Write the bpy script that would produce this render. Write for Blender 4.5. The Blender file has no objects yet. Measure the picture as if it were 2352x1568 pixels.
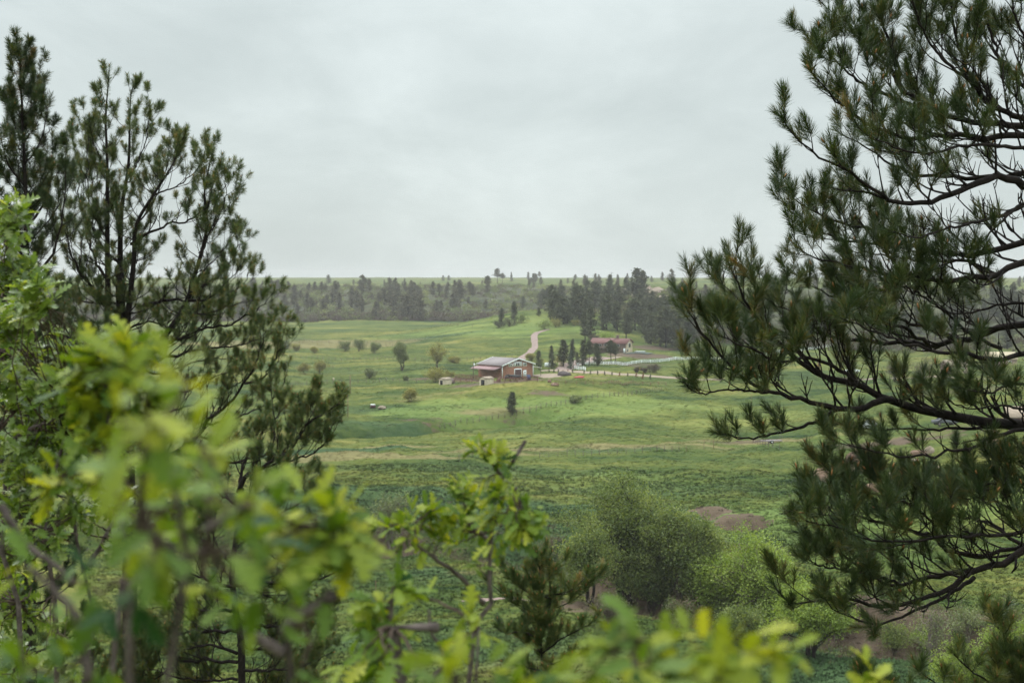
import bpy, math, random
import numpy as np
from mathutils import Vector

S = bpy.context.scene
COL = S.collection
rng = np.random.default_rng(7)
CZ, HY, CX, F = 40.0, 632.0, 1176.0, 3267.0   # eye height, horizon row, centre column, focal length in picture units

def W(px, py, d):
    """world point seen at (px, py) at forward distance d"""
    return np.array([(px - CX) / F * d, d, CZ + (HY - py) / F * d])

def sstep(a, b, t):
    t = np.clip((t - a) / (b - a), 0, 1)
    return t * t * (3 - 2 * t)

# ------------------------------------------------------------------ objects
def tag(o, label=None, cat=None, group=None, kind=None):
    if label: o['label'] = label
    if cat: o['category'] = cat
    if group: o['group'] = group
    if kind: o['kind'] = kind
    return o

def empty(name, loc, label, cat, group=None, rz=0.0):
    o = bpy.data.objects.new(name, None)
    COL.objects.link(o)
    o.location = tuple(float(v) for v in loc)
    o.rotation_euler = (0, 0, rz)
    o.empty_display_size = 0.2
    return tag(o, label, cat, group)

class MB:
    """collects vertices / faces in numpy arrays and links them as one mesh object"""
    def __init__(s):
        s.v, s.t, s.q, s.tint, s.tm, s.qm, s.n = [], [], [], [], [], [], 0
    def add(s, v, tris=None, quads=None, tint=0.5, mat=0):
        v = np.asarray(v, float).reshape(-1, 3)
        s.v.append(v)
        ti = np.asarray(tint, float)
        s.tint.append(np.full(len(v), float(ti)) if ti.ndim == 0 else ti)
        if tris is not None and len(tris):
            a = np.asarray(tris, np.int64).reshape(-1, 3) + s.n
            s.t.append(a); s.tm.append(np.full(len(a), mat))
        if quads is not None and len(quads):
            a = np.asarray(quads, np.int64).reshape(-1, 4) + s.n
            s.q.append(a); s.qm.append(np.full(len(a), mat))
        s.n += len(v)
        return s
    # ---- shapes
    def box(s, c, size, rz=0.0, tint=0.5, mat=0, taper=1.0):
        x, y, z = np.array(size) / 2.0
        v = np.array([(sx * x * (taper if sz > 0 else 1), sy * y * (taper if sz > 0 else 1), sz * z)
                      for sz in (-1, 1) for sy in (-1, 1) for sx in (-1, 1)])
        ca, sa = math.cos(rz), math.sin(rz)
        v = v @ np.array([[ca, sa, 0], [-sa, ca, 0], [0, 0, 1]]) + np.array(c)
        return s.add(v, quads=[(0, 2, 3, 1), (4, 5, 7, 6), (0, 1, 5, 4), (2, 6, 7, 3), (0, 4, 6, 2), (1, 3, 7, 5)], tint=tint, mat=mat)
    def slab(s, pts, thick, mat=0, tint=0.5):
        """a quad given by 4 corners, thickened along its normal"""
        p = np.array(pts, float)
        n = np.cross(p[1] - p[0], p[3] - p[0]); n /= np.linalg.norm(n)
        v = np.vstack([p - n * thick / 2, p + n * thick / 2])
        return s.add(v, quads=[(3, 2, 1, 0), (4, 5, 6, 7), (0, 1, 5, 4), (1, 2, 6, 5), (2, 3, 7, 6), (3, 0, 4, 7)], mat=mat, tint=tint)
    def tube(s, pts, rad, sides=6, tint=0.5, mat=0, cap=True):
        p = np.asarray(pts, float); n = len(p)
        r = np.broadcast_to(np.asarray(rad, float), (n,))
        t = np.gradient(p, axis=0); t /= np.linalg.norm(t, axis=1)[:, None] + 1e-12
        m = p[-1] - p[0]
        ref = np.eye(3)[np.argmin(np.abs(m))]
        a = np.cross(t, ref); a /= np.linalg.norm(a, axis=1)[:, None] + 1e-9
        b = np.cross(t, a)
        ang = np.arange(sides) * 2 * math.pi / sides
        ring = p[:, None] + r[:, None, None] * (a[:, None] * np.cos(ang)[None, :, None] + b[:, None] * np.sin(ang)[None, :, None])
        i = np.arange(n - 1)[:, None] * sides; j = np.arange(sides)[None]; k = (j + 1) % sides
        q = np.stack([i + j, i + k, i + sides + k, i + sides + j], -1).reshape(-1, 4)
        tr = []
        v = ring.reshape(-1, 3)
        if cap:
            v = np.vstack([v, p[0], p[-1]]); c0 = n * sides
            for x in range(sides):
                y = (x + 1) % sides
                tr.append((c0, y, x)); tr.append((c0 + 1, (n - 1) * sides + x, (n - 1) * sides + y))
        return s.add(v, tris=tr, quads=q, tint=tint, mat=mat)
    def blob(s, c, size, r, seed=0, rough=0.25, mat=0, tint=0.5, nu=14, nv=9, fine=0.0):
        """an irregular closed lump (boulders, bodies)"""
        g = np.random.default_rng(seed)
        u = np.linspace(0, 2 * math.pi, nu, endpoint=False); w = np.linspace(-math.pi / 2, math.pi / 2, nv)
        U, V = np.meshgrid(u, w)
        d = np.stack([np.cos(V) * np.cos(U), np.cos(V) * np.sin(U), np.sin(V)], -1).reshape(-1, 3)
        k = g.normal(size=(7, 3)); ph = g.uniform(0, 6, 7)
        amp = 1 + rough * np.sum(np.sin(d @ k.T * 2.1 + ph), 1) / 2.2
        if fine:
            k2 = g.normal(size=(9, 3)) * 3.2; p2 = g.uniform(0, 6, 9)
            amp = amp + fine * np.sum(np.abs(np.sin(d @ k2.T + p2)) - .6, 1) / 2.0
        v = d * amp[:, None] * np.array(size) / 2
        ca, sa = math.cos(r), math.sin(r)
        v = v @ np.array([[ca, sa, 0], [-sa, ca, 0], [0, 0, 1]]) + np.array(c)
        q = [(a * nu + b, a * nu + (b + 1) % nu, (a + 1) * nu + (b + 1) % nu, (a + 1) * nu + b) for a in range(nv - 1) for b in range(nu)]
        return s.add(v, quads=q, mat=mat, tint=tint)
    # ---- link
    def mesh(s, name, mats, origin=(0, 0, 0), smooth=False):
        V = np.concatenate(s.v) - np.asarray(origin, float)
        T = np.concatenate(s.t) if s.t else np.zeros((0, 3), np.int64)
        Q = np.concatenate(s.q) if s.q else np.zeros((0, 4), np.int64)
        me = bpy.data.meshes.new(name)
        me.vertices.add(len(V)); me.vertices.foreach_set('co', V.astype(np.float32).ravel())
        nl = T.size + Q.size
        me.loops.add(nl); me.loops.foreach_set('vertex_index', np.concatenate([T.ravel(), Q.ravel()]).astype(np.int32))
        npoly = len(T) + len(Q)
        me.polygons.add(npoly)
        st = np.concatenate([np.arange(len(T)) * 3, T.size + np.arange(len(Q)) * 4]).astype(np.int32)
        me.polygons.foreach_set('loop_start', st)
        mi = np.concatenate([np.concatenate(s.tm) if s.tm else np.zeros(0), np.concatenate(s.qm) if s.qm else np.zeros(0)]).astype(np.int32)
        me.polygons.foreach_set('material_index', mi)
        if smooth: me.polygons.foreach_set('use_smooth', np.ones(npoly, bool))
        at = me.attributes.new('tint', 'FLOAT', 'POINT')
        at.data.foreach_set('value', np.concatenate(s.tint).astype(np.float32))
        me.update(calc_edges=True)
        for m in (mats if isinstance(mats, (list, tuple)) else [mats]): me.materials.append(m)
        return me
    def build(s, name, mats, parent=None, origin=None, smooth=False):
        """origin: world point the mesh is stored around (the thing's base when there is a parent)"""
        if not s.v: return None
        if origin is None: origin = (0, 0, 0)
        me = s.mesh(name, mats, origin, smooth)
        o = bpy.data.objects.new(name, me); COL.objects.link(o)
        if parent is not None: o.parent = parent
        else: o.location = tuple(float(x) for x in origin)
        return o

def rel(parent):
    return np.array(parent.location)

# ------------------------------------------------------------------ materials
def new_mat(name):
    m = bpy.data.materials.new(name); m.use_nodes = True
    nt = m.node_tree; nt.nodes.clear()
    out = nt.nodes.new('ShaderNodeOutputMaterial')
    return m, nt, out

def N(nt, t, **kw):
    n = nt.nodes.new(t)
    for k, v in kw.items():
        if k.startswith('i_'): n.inputs[k[2:].replace('_', ' ')].default_value = v
        else: setattr(n, k, v)
    return n

def ramp(nt, stops, fac=None):
    r = nt.nodes.new('ShaderNodeValToRGB')
    e = r.color_ramp.elements
    while len(e) < len(stops): e.new(0.5)
    for k, (p, c) in enumerate(stops):
        e[k].position = p; e[k].color = (*c, 1) if len(c) == 3 else c
    if fac is not None: nt.links.new(fac, r.inputs['Fac'])
    return r

def solid(name, col, rough=0.8, noise=0.18, scale=3.0, metal=0.0, bump=0.0):
    """a plain painted / natural surface with mottled wear"""
    m, nt, out = new_mat(name)
    b = N(nt, 'ShaderNodeBsdfPrincipled'); b.inputs['Roughness'].default_value = rough; b.inputs['Metallic'].default_value = metal
    tc = N(nt, 'ShaderNodeTexCoord')
    n = N(nt, 'ShaderNodeTexNoise'); n.inputs['Scale'].default_value = scale; n.inputs['Detail'].default_value = 6
    nt.links.new(tc.outputs['Object'], n.inputs['Vector'])
    c = np.array(col)
    r = ramp(nt, [(0.25, tuple(np.clip(c * (1 - noise), 0, 1))), (0.75, tuple(np.clip(c * (1 + noise), 0, 1)))], n.outputs['Fac'])
    nt.links.new(r.outputs['Color'], b.inputs['Base Color'])
    if bump:
        bp = N(nt, 'ShaderNodeBump'); bp.inputs['Strength'].default_value = bump; bp.inputs['Distance'].default_value = 0.05
        nt.links.new(n.outputs['Fac'], bp.inputs['Height']); nt.links.new(bp.outputs['Normal'], b.inputs['Normal'])
    nt.links.new(b.outputs[0], out.inputs['Surface'])
    return m

def leafmat(name, stops, rough=0.55, trans=0.3, tcol=None, spec=0.4):
    """foliage: colour from the per-leaf tint, some light passes through"""
    m, nt, out = new_mat(name)
    a = N(nt, 'ShaderNodeAttribute', attribute_name='tint')
    r = ramp(nt, stops, a.outputs['Fac'])
    b = N(nt, 'ShaderNodeBsdfPrincipled'); b.inputs['Roughness'].default_value = rough
    b.inputs['Specular IOR Level'].default_value = spec
    nt.links.new(r.outputs['Color'], b.inputs['Base Color'])
    if trans > 0:
        t = N(nt, 'ShaderNodeBsdfTranslucent')
        hs = N(nt, 'ShaderNodeMix', data_type='RGBA', blend_type='MULTIPLY'); hs.inputs['Factor'].default_value = 1
        nt.links.new(r.outputs['Color'], hs.inputs['A']); hs.inputs['B'].default_value = (*(tcol or (1.6, 1.5, 0.7)), 1)
        nt.links.new(hs.outputs['Result'], t.inputs['Color'])
        mx = N(nt, 'ShaderNodeMixShader'); mx.inputs['Fac'].default_value = trans
        nt.links.new(b.outputs[0], mx.inputs[1]); nt.links.new(t.outputs[0], mx.inputs[2])
        nt.links.new(mx.outputs[0], out.inputs['Surface'])
    else:
        nt.links.new(b.outputs[0], out.inputs['Surface'])
    return m

def barkmat(name, c0, c1, scale=18.0):
    m, nt, out = new_mat(name)
    tc = N(nt, 'ShaderNodeTexCoord')
    n = N(nt, 'ShaderNodeTexNoise'); n.inputs['Scale'].default_value = scale; n.inputs['Detail'].default_value = 7; n.inputs['Roughness'].default_value = 0.7
    nt.links.new(tc.outputs['Object'], n.inputs['Vector'])
    r = ramp(nt, [(0.35, c0), (0.68, c1)], n.outputs['Fac'])
    b = N(nt, 'ShaderNodeBsdfPrincipled'); b.inputs['Roughness'].default_value = 0.9; b.inputs['Specular IOR Level'].default_value = 0.2
    nt.links.new(r.outputs['Color'], b.inputs['Base Color'])
    bp = N(nt, 'ShaderNodeBump'); bp.inputs['Strength'].default_value = 0.8; bp.inputs['Distance'].default_value = 0.02
    nt.links.new(n.outputs['Fac'], bp.inputs['Height']); nt.links.new(bp.outputs['Normal'], b.inputs['Normal'])
    nt.links.new(b.outputs[0], out.inputs['Surface'])
    return m

# ------------------------------------------------------------------ terrain
HILL_D = np.array([-4000, -40, 0, 3, 8, 15, 25, 47, 70, 95, 130, 9000.])
HILL_Z = np.array([36.0, 38.4, 38.3, 37.6, 34.6, 30.2, 25.0, 16.5, 9.0, 5.5, 4.5, 4.5])
CRK_X = np.array([-900, -120, -60, -28, -11, 4, 11, 22, 31, 60, 120, 300.])
CRK_Y = np.array([300, 232, 206, 197, 202, 190, 167, 153, 142, 134, 140, 150.])
FOOT_X = np.array([-2500, -900, -400, -185, -60, 20, 60, 100, 200, 500, 2500.])
FOOT_Y = np.array([600, 820, 1010, 1060, 1085, 1040, 860, 690, 640, 620, 560.])

def vnoise(x, y, sc, seed):
    g = np.random.default_rng(seed)
    r = 0
    for k in range(6):
        a = g.uniform(0, 2 * math.pi); f = (2 * math.pi / sc) * g.uniform(0.6, 1.7)
        r = r + np.sin((x * math.cos(a) + y * math.sin(a)) * f + g.uniform(0, 6.28) + 1.3 * np.sin((x * math.sin(a) - y * math.cos(a)) * f * 0.6 + k))
    return r / 6

def H(x, y):
    x = np.asarray(x, float); y = np.asarray(y, float)
    sh = 34 * sstep(4, 34, x) + 8 * sstep(-4, -30, x)
    z = np.interp(y - sh * sstep(10, 60, y), HILL_D, HILL_Z)
    # gentle rise of the valley's right side
    z = z + 9 * sstep(45, 150, x) * sstep(120, 240, y) * (1 - sstep(330, 520, y))
    # meadow undulation
    w = sstep(90, 160, y) * (1 - 0.5 * sstep(600, 900, y))
    z = z + w * (1.5 * vnoise(x, y, 60, 3) + 0.6 * vnoise(x, y, 22, 4) + 1.6 * vnoise(x, y, 170, 5))
    z = z + 0.38 * vnoise(x, y, 7.5, 8) * sstep(20, 60, y) * (1 - sstep(330, 520, y))
    z = z + 0.10 * vnoise(x, y, 2.3, 9) * sstep(20, 60, y) * (1 - sstep(200, 300, y))
    # creek gully: steep far bank, gentle near bank
    yc = np.interp(x, CRK_X, CRK_Y) + 2.5 * vnoise(x, x * 0, 30, 6)
    e = y - yc
    z = z - 4.2 * np.where(e > 0, np.exp(-(e / 4.2) ** 4), np.exp(-(e / 13.0) ** 2))
    # knoll with an eroded face
    z = z + 4.6 * np.exp(-((x - 8) / 52) ** 2 - ((y - 402) / 30) ** 2)
    yr = 352 + 0.45 * (x + 15) + 4 * vnoise(x, x * 0, 26, 12)
    z = z - 4.6 * np.where(y > yr, np.exp(-((y - yr) / 5.0) ** 4), np.exp(-((y - yr) / 15.0) ** 2)) * sstep(-80, -45, x) * (1 - sstep(0, 22, x))
    # slumped scarps above the creek: steep far wall, gentle floor
    for sx, sy, wx, dp in ((32.5, 203.5, 4.0, 2.6), (27.5, 209, 3.2, 1.5), (-22, 226, 6, 1.5)):
        b = y - sy - .8 * np.sin(x * 1.1)
        z = z - dp * np.exp(-((x - sx) / wx) ** 4) * np.where(b > 0, np.exp(-(b / 1.6) ** 4), np.exp(-(b / 9.0) ** 2))
    # nose of the hill behind the barn
    z = z + 15.0 * np.exp(-((x - 22) / 62) ** 2 - ((y - 835) / 115) ** 2)
    # far hill and plateau
    yf = np.interp(x, FOOT_X, FOOT_Y)
    d = y - yf
    up = np.interp(d, [-40, 0, 60, 170, 300, 700, 1500, 2600, 3500], [0, 0.6, 4.5, 14, 20.5, 24.5, 28.6, 29.5, 25])
    up = up + sstep(0, 120, d) * (1 - sstep(500, 900, d)) * (1.9 * vnoise(x, y, 95, 10) + 0.9 * vnoise(x, y, 38, 11))
    z = z + up
    return z

def G(px, py, d0=60.0, d1=3600.0):
    """the ground point seen at (px, py)"""
    d = np.geomspace(d0, d1, 2200)
    x = (px - CX) / F * d; z = CZ + (HY - py) / F * d
    h = H(x, d)
    k = np.nonzero(z <= h)[0]
    if len(k) == 0: return None
    k = k[0]
    return np.array([x[k], d[k], h[k]])
# ------------------------------------------------------------------ camera, light, sky, air
cam = bpy.data.cameras.new('camera'); camo = bpy.data.objects.new('camera', cam); COL.objects.link(camo)
camo.location = (0, 0, CZ); camo.rotation_euler = (math.pi / 2, 0, 0)
cam.sensor_fit = 'HORIZONTAL'; cam.sensor_width = 36; cam.lens = 50.0
cam.shift_y = -(784 - HY) / 2352.0
cam.clip_start = 0.1; cam.clip_end = 20000
cam.dof.use_dof = True; cam.dof.focus_distance = 15.0; cam.dof.aperture_fstop = 6.0; cam.dof.aperture_blades = 9
S.camera = camo
S.render.engine = 'CYCLES'
S.view_settings.view_transform = 'Standard'; S.view_settings.look = 'None'
S.view_settings.exposure = 0.14; S.view_settings.gamma = 1.0
S.cycles.max_bounces = 6; S.cycles.diffuse_bounces = 3; S.cycles.glossy_bounces = 2; S.cycles.transmission_bounces = 3
S.cycles.transparent_max_bounces = 4; S.cycles.volume_bounces = 0
S.cycles.use_denoising = True; S.cycles.denoiser = 'OPENIMAGEDENOISE'; S.cycles.denoising_input_passes = 'RGB_ALBEDO_NORMAL'; S.cycles.denoising_prefilter = 'FAST'
S.cycles.sample_clamp_indirect = 4.0

SUN_EL, SUN_ROT = math.radians(58), math.radians(-35)
sl = bpy.data.lights.new('sun', 'SUN'); sl.energy = 1.5; sl.angle = math.radians(24); sl.color = (1.0, 0.97, 0.92)
so = bpy.data.objects.new('sun', sl); COL.objects.link(so)
sdir = Vector((math.sin(SUN_ROT) * math.cos(SUN_EL), math.cos(SUN_ROT) * math.cos(SUN_EL), math.sin(SUN_EL)))
so.rotation_euler = (-sdir).to_track_quat('-Z', 'Y').to_euler(); so.location = (0, -30, 120)

wd = bpy.data.worlds.new('World'); S.world = wd; wd.use_nodes = True
nt = wd.node_tree; nt.nodes.clear(); L = nt.links
wo = N(nt, 'ShaderNodeOutputWorld')
sky = N(nt, 'ShaderNodeTexSky', sky_type='NISHITA', sun_disc=False, sun_elevation=SUN_EL, sun_rotation=SUN_ROT)
bs = N(nt, 'ShaderNodeBackground'); bs.inputs['Strength'].default_value = 0.1
L.new(sky.outputs[0], bs.inputs['Color'])
tc = N(nt, 'ShaderNodeTexCoord')
# stratus layer: brightens towards the zenith as an overcast sky does, broken by soft bands
sep = N(nt, 'ShaderNodeSeparateXYZ'); L.new(tc.outputs['Generated'], sep.inputs[0])
mp = N(nt, 'ShaderNodeMapping'); mp.inputs['Scale'].default_value = (1.0, 1.0, 2.3); L.new(tc.outputs['Generated'], mp.inputs['Vector'])
n1 = N(nt, 'ShaderNodeTexNoise'); n1.inputs['Scale'].default_value = 4.6; n1.inputs['Detail'].default_value = 7; n1.inputs['Roughness'].default_value = 0.6; n1.inputs['Distortion'].default_value = 0.35
L.new(mp.outputs[0], n1.inputs['Vector'])
mp2 = N(nt, 'ShaderNodeMapping'); mp2.inputs['Scale'].default_value = (1, 1, 3.0); mp2.inputs['Location'].default_value = (0.4, 0.2, 0.55); L.new(tc.outputs['Generated'], mp2.inputs['Vector'])
n2 = N(nt, 'ShaderNodeTexNoise'); n2.inputs['Scale'].default_value = 1.7; n2.inputs['Detail'].default_value = 5; n2.inputs['Roughness'].default_value = 0.45
L.new(mp2.outputs[0], n2.inputs['Vector'])
ad = N(nt, 'ShaderNodeMath', operation='ADD'); L.new(n1.outputs['Fac'], ad.inputs[0]); L.new(n2.outputs['Fac'], ad.inputs[1])
hf = N(nt, 'ShaderNodeMath', operation='MULTIPLY'); hf.inputs[1].default_value = 0.5; L.new(ad.outputs[0], hf.inputs[0])
cr = ramp(nt, [(0.36, (0.520, 0.585, 0.578)), (0.5, (0.615, 0.685, 0.676)), (0.62, (0.735, 0.810, 0.800))], hf.outputs[0])
gr = N(nt, 'ShaderNodeMapRange', interpolation_type='SMOOTHSTEP'); gr.inputs['From Min'].default_value = 0.16; gr.inputs['From Max'].default_value = 0.8
gr.inputs['To Min'].default_value = 1.0; gr.inputs['To Max'].default_value = 3.3
L.new(sep.outputs['Z'], gr.inputs['Value'])
bc = N(nt, 'ShaderNodeBackground'); L.new(cr.outputs[0], bc.inputs['Color']); L.new(gr.outputs[0], bc.inputs['Strength'])
mx = N(nt, 'ShaderNodeMixShader'); mx.inputs['Fac'].default_value = 0.94
L.new(bs.outputs[0], mx.inputs[1]); L.new(bc.outputs[0], mx.inputs[2]); L.new(mx.outputs[0], wo.inputs['Surface'])

# damp air over the whole valley
hz = MB().box((0, 0, 11), (8000, 8000, 84))
m, nt, out = new_mat('damp_air')
pv = N(nt, 'ShaderNodeVolumePrincipled'); pv.inputs['Color'].default_value = (0.96, 0.94, 0.94, 1); pv.inputs['Density'].default_value = 0.00012
pv.inputs['Anisotropy'].default_value = 0.1
nt.links.new(pv.outputs[0], out.inputs['Volume'])
hzo = hz.build('haze', m); tag(hzo, kind='stuff', label='thin grey damp air filling the valley'); hzo.display_type = 'WIRE'

# ------------------------------------------------------------------ ground sheet
ang = np.concatenate([np.linspace(-180, -26, 46)[:-1], np.linspace(-26, 26, 420), np.linspace(26, 180, 46)[1:]])
ang = np.radians(ang)
rad = np.concatenate([[0.4], np.geomspace(1.2, 60, 90)[:-1], np.geomspace(60, 1300, 560)[:-1], np.geomspace(1300, 3900, 90)])
A, R = np.meshgrid(ang, rad)
X, Y = R * np.sin(A), R * np.cos(A)
keep = 3950
Z = H(X, Y)
gv = np.stack([X, Y, Z], -1)
na, nr = len(ang), len(rad)
i = np.arange(nr - 1)[:, None] * na; j = np.arange(na - 1)[None]
gq = np.stack([i + j, i + j + 1, i + na + j + 1, i + na + j], -1).reshape(-1, 4)[:, ::-1]
gm = MB(); gm.add(gv.reshape(-1, 3), quads=gq)
cen = np.arange(na - 1)
gm.add([[0, 0, 38.3]], None)
gm.t.append(np.stack([np.full(na - 1, nr * na), cen + 1, cen], -1)); gm.tm.append(np.zeros(na - 1))

def masks(x, y):
    """where the ground is really of another kind: dry grass, bare earth, bright young grass, dark rank growth, each 0..1"""
    dry = np.zeros_like(x); dirt = np.zeros_like(x); lush = np.zeros_like(x); dark = np.zeros_like(x)
    def patch(a, px, py, rx, ry, k=1.0, sharp=0.55):
        c = G(px, py)
        if c is None: return
        r = np.sqrt(((x - c[0]) / rx) ** 2 + ((y - c[1]) / ry) ** 2)
        a += k * (1 - sstep(sharp, 1.25, r))
    for p in [(800, 1046, 9, 8, 1.25), (735, 1052, 12, 7, 1.25), (960, 1048, 10, 4, .9), (925, 1022, 9, 4, .9), (1150, 1034, 15, 5, .75), (1270, 1026, 16, 6, .35), (1545, 1024, 20, 8, .6), (1700, 1018, 14, 6, .6), (1080, 1042, 12, 5, .6),
              (700, 788, 75, 40, .9), (640, 790, 60, 40, .9), (1760, 1000, 30, 18, .4), (1180, 1320, 9, 3, .6),
              (1080, 942, 18, 7, .5), (1190, 945, 14, 7, .5), (940, 908, 20, 10, .5), (1220, 905, 12, 5, .4)]:
        patch(dry, *p)
    for p in [(985, 972, 6, 1.6, .55), (1030, 978, 7, 1.6, .55), (925, 965, 4, 1.5, .5), (1168, 962, 3, 1.2, .5),
              (1692, 1192, 4.0, 4.2, 1.3), (1630, 1178, 3.8, 2.0, 1.1), (1160, 878, 22, 7, .7), (1060, 874, 22, 7, .8), (1400, 835, 30, 14, .6), (1475, 815, 18, 14, 1.0), (1500, 800, 14, 12, .8),
              (1390, 868, 20, 4, .5), (1260, 905, 7, 3, .7), (900, 1262, 5, 3, .8), (880, 1250, 6, 3, .7), (1720, 1015, 10, 4, .6), (2010, 1022, 14, 5, .6), (1940, 868, 20, 6, .7), (2290, 890, 40, 12, .5),
              (1500, 1400, 6, 3, .5), (2010, 1470, 6, 9, .7), (2090, 1500, 6, 8, .7), (2180, 1420, 7, 6, .6), (1360, 1400, 5, 4, .6), (1320, 1380, 5, 3, .5), (2300, 975, 30, 10, .5)]:
        patch(dirt, *p)
    for p in [(1100, 930, 26, 8, .8), (1030, 955, 20, 8, .8), (980, 945, 18, 6, .7), (1250, 905, 40, 10, .4), (1100, 738, 60, 60, .4), (1240, 760, 40, 40, .5), (1330, 790, 24, 24, .6), (1000, 770, 120, 50, .4), (1280, 950, 26, 8, .6), (1180, 962, 14, 4, .9),
              (1600, 960, 50, 30, .5), (1900, 1180, 20, 20, .8), (1790, 1215, 14, 12, .9), (2250, 1120, 26, 20, .9), (1350, 1110, 30, 14, .5), (1250, 1000, 20, 6, .5), (1900, 1000, 30, 14, .4), (860, 860, 40, 16, .3), (1980, 1270, 12, 10, .7)]:
        patch(lush, *p)
    for p in [(800, 1150, 20, 16, .8), (950, 1160, 20, 14, .7), (1230, 1170, 16, 10, .7), (760, 1035, 24, 5, .8), (860, 1000, 26, 8, .6), (960, 865, 60, 8, .35), (760, 857, 50, 8, .45), (1500, 1120, 26, 10, .5), (1230, 1240, 12, 10, .8), (1700, 1180, 14, 6, .7), (900, 1330, 14, 8, .6), (1000, 1480, 18, 8, .5),
              (1850, 1240, 14, 10, .6), (2000, 1530, 10, 16, .9), (1900, 1500, 8, 12, .8), (830, 940, 30, 8, .6), (1330, 1030, 30, 5, .5), (1850, 1060, 22, 6, .5), (900, 783, 110, 14, .8), (1330, 930, 40, 6, .4), (1130, 1080, 40, 8, .5)]:
        patch(dark, *p)
    return dry, dirt, lush, dark
mx_, my_ = gv[..., 0].ravel(), gv[..., 1].ravel()
dry, dirt, lush, dark = masks(mx_, my_)
gz = Z
dzr = np.gradient(gz, axis=0) / np.maximum(np.gradient(R, axis=0), 1e-3)
dza = np.gradient(gz, axis=1) / np.maximum(R * np.abs(np.gradient(A, axis=1)), 1e-3)
slope = np.sqrt(dzr ** 2 + dza ** 2)
steep = (sstep(0.42, 0.75, slope) * (Y > 90) * (0.12 + 0.88 * np.maximum(sstep(-0.05, 0.3, vnoise(X, Y, 24, 21)) * sstep(-25, 5, X), sstep(28, 36, X)))).ravel() * 1.1
steep = steep * np.where(Y.ravel() > 260, .35, 1.0)
dirt = np.maximum(dirt, steep)
scrubby = sstep(5, 40, (Y - np.interp(X, FOOT_X, FOOT_Y)).ravel()) * (1 - sstep(420, 700, (Y - np.interp(X, FOOT_X, FOOT_Y)).ravel()))
gme = gm.mesh('ground', [], (0, 0, 0), True)
for nm, arr in (('dry', dry), ('dirt', dirt), ('lush', lush), ('dark', dark), ('scrub', scrubby)):
    at = gme.attributes.new(nm, 'FLOAT', 'POINT')
    at.data.foreach_set('value', np.concatenate([arr, [0.0]]).astype(np.float32))
ground = bpy.data.objects.new('ground', gme); COL.objects.link(ground); tag(ground, kind='structure')

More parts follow.
